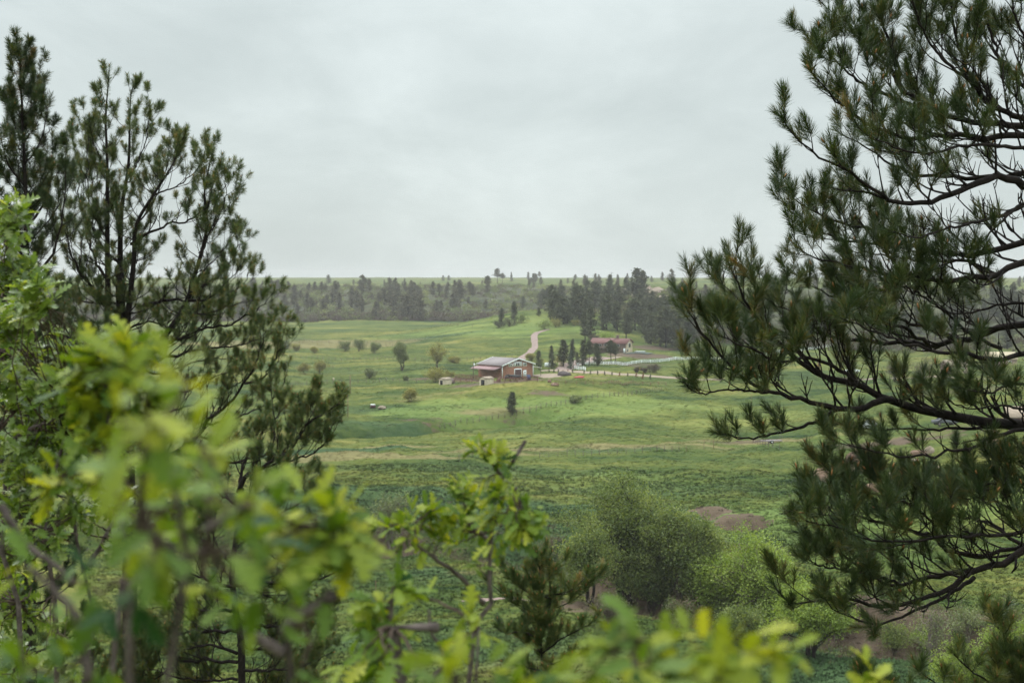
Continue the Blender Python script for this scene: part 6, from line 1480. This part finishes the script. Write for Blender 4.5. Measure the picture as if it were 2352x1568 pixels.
class Oak:
    def __init__(s, label, foot, d, seed, mat=None, name='oak_shrub', bark=None, k=1.0, lk=1.0):
        s.k, s.lk = k, lk; d = d * k
        b = W(foot[0], foot[1], d); b[2] = float(H(b[0], b[1])) - .05
        s.root = empty(name, b, label, 'oak shrub'); s.b = b; s.d = d
        s.g = np.random.default_rng(seed); s.wood, s.twigs, s.lf = MB(), MB(), MB(); s.mat = mat or M_oak; s.nodes = [b]; s.bark = bark or M_oakbark
    def stem(s, pts, r0, r1, d0=None, d1=None, root=False, n=18):
        d0 = s.d / s.k if d0 is None else d0; d1 = d0 if d1 is None else d1
        d0, d1, r0, r1 = d0 * s.k, d1 * s.k, r0 * s.k, r1 * s.k
        P = list(PX(pts, d0, d1))
        if root: P = [s.b - np.array([0, 0, .1])] + P
        c = spline(P, n); L_ = np.linalg.norm(c[-1] - c[0])
        c[1:-1] += s.g.normal(size=(n - 2, 3)) * .006 * L_
        s.wood.tube(c, np.linspace(r0, r1, n), 8); s.nodes += list(c[2:])
        return c
    def rosette(s, p, d, n, L_, tint, spread=1.0):
        g = s.g
        d = unit(d); a = unit(np.cross(d, [.3, .2, 1.0])); b = np.cross(d, a)
        ph = np.arange(n) * 2.4 + g.uniform(0, 6.28); th = g.uniform(.45, 1.25, n) * spread
        D_ = d * np.cos(th)[:, None] + (a * np.cos(ph)[:, None] + b * np.sin(ph)[:, None]) * np.sin(th)[:, None]
        D_[:, 2] -= .12
        N_ = np.tile([0, -.15, 1.0], (n, 1)) + d * .4 + g.normal(size=(n, 3)) * .38
        B_ = p + g.normal(size=(n, 3)) * .006
        oak_leaves(s.lf, B_, D_, N_, L_ * g.uniform(.55, 1.15, n), tint + .19 * g.normal(size=n), g)
    def clump(s, px, py, d, rpx, n, L_=.09, per=6, tint=.5, dd=None, twig=.0035, tup=.35, reach=None):
        """rosettes spread through a ball; each is carried by a twig from the nearest stem point"""
        d = d * s.k; L_ = L_ * s.k * s.lk; twig = twig * s.k
        g = s.g; c = W(px, py, d); r = rpx * d / F
        nodes = np.array(s.nodes)
        for _ in range(n):
            q = g.normal(size=3); q = q / np.linalg.norm(q) * r * g.random() ** .45
            if dd: q[1] *= dd / max(r, 1e-6)
            p = c + q
            if p[1] < .7: p[1] = .7
            dist = np.linalg.norm(nodes - p, axis=1)
            j = nodes[int(np.argmin(dist + g.uniform(0, .3, len(nodes)) * r))]
            out = unit(p - j + np.array([0, 0, tup * r]) + g.normal(size=3) * .3 * r)
            if np.linalg.norm(p - j) < (reach or 9):
                tw = curve(j, p, g, .10, 7)
                s.wood.tube(tw, np.linspace(twig * 1.3, twig * .5, 7), 5, mat=1)
                m = tw[4] + g.normal(size=3) * .004
                if g.random() < .5: s.rosette(m, unit(g.normal(size=3) + [0, 0, .8]), max(2, per // 2), L_ * .8, tint + .1 * g.normal() - .05)
            s.rosette(p, out, per, L_, tint + .12 * g.normal())
    def done(s):
        o = rel(s.root)
        s.wood.build('stem', [s.bark, M_oaktwig], s.root, o, smooth=True)
        s.lf.build('leaves', s.mat, s.root, o, smooth=True)

# ---- sharp oak at the left edge
oa = Oak('sharply seen oak shrub with lobed leaves filling the left edge', (120, 1568), 6.9, 71, M_oakdark, k=0.75, lk=0.9)
oa.stem([(112, 1568), (120, 1450), (115, 1300), (110, 1180), (112, 1090), (150, 1000)], .026, .008, 6.9, 6.8, True)
oa.stem([(60, 1568), (20, 1400), (0, 1200), (-10, 1000), (10, 800), (30, 650), (20, 540)], .026, .006, 7.0, 7.2, True)
oa.stem([(200, 1568), (205, 1400), (200, 1250), (190, 1100), (205, 980), (260, 880)], .02, .005, 7.1, 7.3, True)
oa.stem([(205, 1300), (270, 1180), (330, 1090), (360, 1040)], .012, .005, 7.1, 7.4)
oa.stem([(0, 1030), (60, 990), (130, 960), (170, 930)], .012, .005, 7.0, 6.9)
for px, py, r, n in [(20, 500, 42, 12), (10, 570, 40, 9), (45, 665, 62, 24), (85, 690, 45, 16), (25, 745, 60, 20), (50, 810, 35, 9), (5, 850, 50, 12), (50, 910, 45, 12), (115, 905, 55, 16), (180, 860, 50, 15), (150, 830, 35, 8), (280, 818, 40, 11), (305, 830, 30, 8),
                     (100, 985, 70, 22), (190, 960, 70, 20), (40, 1060, 70, 20), (140, 1070, 60, 16), (235, 1045, 60, 16), (60, 1150, 60, 14), (300, 1010, 50, 12), (90, 1230, 60, 12), (20, 1250, 55, 12), (370, 1130, 50, 12), (260, 1150, 50, 10), (60, 1420, 60, 12), (40, 1510, 60, 14), (20, 1340, 45, 8), (180, 1180, 50, 9), (290, 1230, 45, 7), (140, 1520, 50, 8)]:
    oa.clump(px, py, 7.0 + .5 * oa.g.normal() * .6, r, int(n * 1.15), .098, 6, .50, tup=.4)
oa.done()

# ---- middle-distance oak sprigs, a little out of focus
ob = Oak('slightly blurred oak sapling in front of the sharp left oak', (300, 1568), 3.3, 72, k=0.62, lk=0.85)
ob.stem([(262, 1568), (270, 1400), (280, 1200), (262, 1050), (245, 950), (250, 850)], .014, .005, 3.3, 3.3, True)
for px, py, r, n in [(205, 830, 40, 3), (265, 800, 45, 5), (255, 870, 50, 5), (310, 845, 45, 4), (200, 920, 45, 4), (285, 930, 50, 5), (330, 905, 40, 3), (165, 885, 35, 2), (240, 1000, 45, 4), (320, 1010, 45, 3), (130, 1110, 35, 2), (200, 1120, 40, 2), (340, 1160, 40, 3)]:
    ob.clump(px, py, 3.3, r, n, .10, 6, .62)
ob.done()
oc = Oak('blurred oak sprig reaching right towards the bare meadow', (640, 1568), 2.3, 73, k=0.62, lk=0.85)
oc.stem([(652, 1568), (655, 1450), (650, 1330), (690, 1250), (745, 1220)], .016, .005, 2.3, 2.3, True)
oc.stem([(655, 1450), (700, 1410), (745, 1385), (762, 1362)], .012, .010, 2.3, 2.25)
oc.stem([(652, 1500), (600, 1470), (560, 1445)], .010, .008, 2.3, 2.3)
for px, py, r, n in [(680, 1190, 45, 3), (740, 1205, 45, 4), (785, 1235, 40, 3), (700, 1240, 40, 2), (655, 1215, 40, 2), (760, 1190, 30, 2)]:
    oc.clump(px, py, 2.3, r, n, .088, 5, .66)
oc.clump(690, 1520, 2.2, 20, 1, .09, 3, .7)
oc.done()

# ---- strongly blurred oak right in front of the lens
od = Oak('strongly blurred oak sapling nearest the lens with large soft leaves', (340, 1568), 1.25, 74, k=0.75, lk=0.58)
od.stem([(310, 1568), (360, 1480), (410, 1400), (425, 1320), (470, 1220), (445, 1120), (400, 1040), (370, 960)], .0085, .003, 1.35, 1.3, True)
od.stem([(425, 1320), (380, 1260), (330, 1200), (330, 1100), (350, 1000)], .006, .003, 1.35, 1.2)
od.stem([(470, 1220), (520, 1190), (560, 1160)], .005, .003, 1.35, 1.35)
od.stem([(300, 1600), (350, 1500), (400, 1410), (440, 1330), (470, 1260)], .010, .005, 1.6, 1.6, True)
od.stem([(0, 1160), (60, 1250), (130, 1300), (170, 1340)], .007, .004, 2.2, 2.2)
od.stem([(200, 1568), (190, 1450), (150, 1380), (60, 1300)], .006, .003, 1.5, 1.5)
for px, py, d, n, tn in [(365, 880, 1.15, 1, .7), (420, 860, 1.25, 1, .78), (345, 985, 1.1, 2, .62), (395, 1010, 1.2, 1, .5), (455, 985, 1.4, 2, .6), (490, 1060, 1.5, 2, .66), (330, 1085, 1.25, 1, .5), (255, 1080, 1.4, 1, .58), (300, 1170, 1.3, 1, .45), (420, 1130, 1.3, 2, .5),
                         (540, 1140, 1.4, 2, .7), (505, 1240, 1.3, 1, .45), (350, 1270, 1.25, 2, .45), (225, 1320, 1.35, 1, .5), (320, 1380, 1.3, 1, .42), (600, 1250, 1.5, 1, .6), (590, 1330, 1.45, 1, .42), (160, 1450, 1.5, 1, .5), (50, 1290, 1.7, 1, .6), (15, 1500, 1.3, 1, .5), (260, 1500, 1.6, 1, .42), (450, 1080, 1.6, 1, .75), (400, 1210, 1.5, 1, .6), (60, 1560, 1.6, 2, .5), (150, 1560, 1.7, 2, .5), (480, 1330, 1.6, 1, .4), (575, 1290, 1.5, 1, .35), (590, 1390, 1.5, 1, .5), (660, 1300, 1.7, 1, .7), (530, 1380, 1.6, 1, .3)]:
    od.clump(px, py, d, 34, n, .082, 5, tn + .04 - .20 * float(sstep(1080, 1350, py)), twig=.002)  # lower clumps tinted darker, painting deep shade into the leaf colour
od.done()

# ---- the sprig in the middle
oe = Oak('slender oak sprig with a bare grey tip in the middle of the view', (1095, 1568), 4.6, 75, k=0.66, lk=0.85)
oe.stem([(1090, 1568), (1100, 1445), (1117, 1390), (1130, 1340), (1142, 1290), (1138, 1240), (1127, 1200), (1130, 1150), (1140, 1110), (1160, 1075), (1185, 1040), (1207, 1012)], .0135, .006, 4.6, 4.5, True, 30)
oe.stem([(1112, 1385), (1060, 1330), (1010, 1290), (965, 1255), (930, 1210), (905, 1205)], .009, .004, 4.6, 4.4)
oe.stem([(1135, 1250), (1100, 1220), (1075, 1180), (1060, 1140)], .008, .004, 4.6, 4.75)
oe.stem([(1128, 1205), (1160, 1185), (1180, 1150), (1185, 1120)], .008, .004, 4.6, 4.3)
oe.stem([(1150, 1090), (1130, 1065), (1105, 1040)], .006, .003, 4.55, 4.5)
for px, py, d, r, n in [(1160, 1150, 4.4, 30, 5), (1195, 1185, 4.3, 34, 6), (1190, 1215, 4.3, 30, 4), (1215, 1180, 4.3, 18, 2), (1060, 1135, 4.7, 28, 3), (1075, 1165, 4.7, 34, 5), (1035, 1190, 4.6, 34, 4), (1000, 1170, 4.5, 26, 3), (965, 1190, 4.5, 28, 3), (935, 1205, 4.4, 28, 3), (900, 1205, 4.4, 26, 3),
                        (985, 1235, 4.5, 30, 3), (1070, 1225, 4.7, 34, 4), (1040, 1265, 4.6, 20, 1), (1110, 1110, 4.6, 26, 2), (1100, 1035, 4.5, 20, 3), (1135, 1030, 4.5, 18, 2), (1140, 1065, 4.5, 20, 2), (1135, 1190, 4.5, 28, 4), (1090, 1290, 4.6, 18, 1), (955, 1265, 4.4, 14, 1), (1145, 1240, 4.4, 24, 2)]:
    oe.clump(px, py, d, r, n, .076, 6, .60, twig=.0028)
oe.done()

# ---- bottom centre
of = Oak('blurred low oak at the bottom left of the middle sprig with a pale broken stem', (920, 1568), 3.3, 76, k=0.66, lk=0.85)
of.stem([(905, 1620), (915, 1530), (960, 1480), (1002, 1440)], .016, .013, 3.2, 3.3, True)
of.stem([(900, 1568), (905, 1480), (898, 1410), (902, 1350)], .010, .004, 3.4, 3.4)
of.stem([(990, 1568), (1020, 1510), (990, 1450), (985, 1400)], .006, .003, 3.4, 3.4)
of.stem([(1080, 1620), (1075, 1500), (1068, 1420)], .006, .003, 3.4, 3.5, True)
for px, py, d, r, n in [(905, 1355, 3.4, 30, 3), (875, 1385, 3.4, 28, 2), (850, 1440, 3.4, 30, 3), (890, 1425, 3.4, 30, 3), (1070, 1415, 3.5, 18, 1), (1055, 1455, 3.4, 30, 2), (1090, 1440, 3.5, 24, 1), (880, 1500, 3.3, 34, 3), (840, 1530, 3.2, 40, 3), (920, 1560, 3.0, 40, 3), (960, 1385, 3.6, 18, 1)]:
    of.clump(px, py, d, r, n, .085, 5, .58)
of.done()
og = Oak('very blurred bright oak leaves along the bottom edge right of the middle', (1480, 1568), 1.9, 77, k=0.62, lk=0.68)
og.stem([(1480, 1640), (1470, 1560), (1440, 1500), (1450, 1470)], .009, .003, 1.9, 1.9, True)
og.stem([(1640, 1640), (1660, 1560), (1700, 1510), (1770, 1480)], .008, .003, 1.9, 1.9)
og.stem([(1040, 1640), (1050, 1580), (1040, 1540)], .008, .003, 2.0, 2.0)
for px, py, d, r, n, tn in [(1035, 1545, 2.0, 40, 2, .5), (1130, 1560, 2.0, 40, 2, .55), (1240, 1575, 2.0, 40, 2, .6), (1390, 1500, 1.9, 30, 1, .55), (1440, 1475, 1.9, 30, 2, .62), (1510, 1490, 1.9, 40, 2, .55), (1580, 1455, 1.9, 24, 1, .75), (1560, 1530, 1.9, 40, 2, .5), (1640, 1500, 1.85, 34, 2, .6), (1710, 1520, 1.85, 34, 2, .6), (1770, 1490, 1.8, 30, 1, .72), (1470, 1560, 1.8, 50, 3, .5), (1370, 1560, 1.9, 50, 2, .5), (1650, 1560, 1.8, 50, 2, .5), (1800, 1525, 1.8, 24, 1, .6)]:
    og.clump(px, py, d, r, n, .085, 5, tn, twig=.0025)
og.done()
oh_ = Oak('two bright blurred oak leaf tips at the bottom edge left of the corner pine', (2010, 1600), 3.0, 78, k=0.66, lk=0.9)
oh_.stem([(2010, 1680), (2005, 1600), (2000, 1565)], .008, .003, 3.0, 3.0, True)
for px, py, r, n in [(1985, 1555, 20, 1), (2020, 1560, 16, 1), (2000, 1585, 24, 2)]: oh_.clump(px, py, 3.0, r, n, .075, 4, .75)
oh_.done()
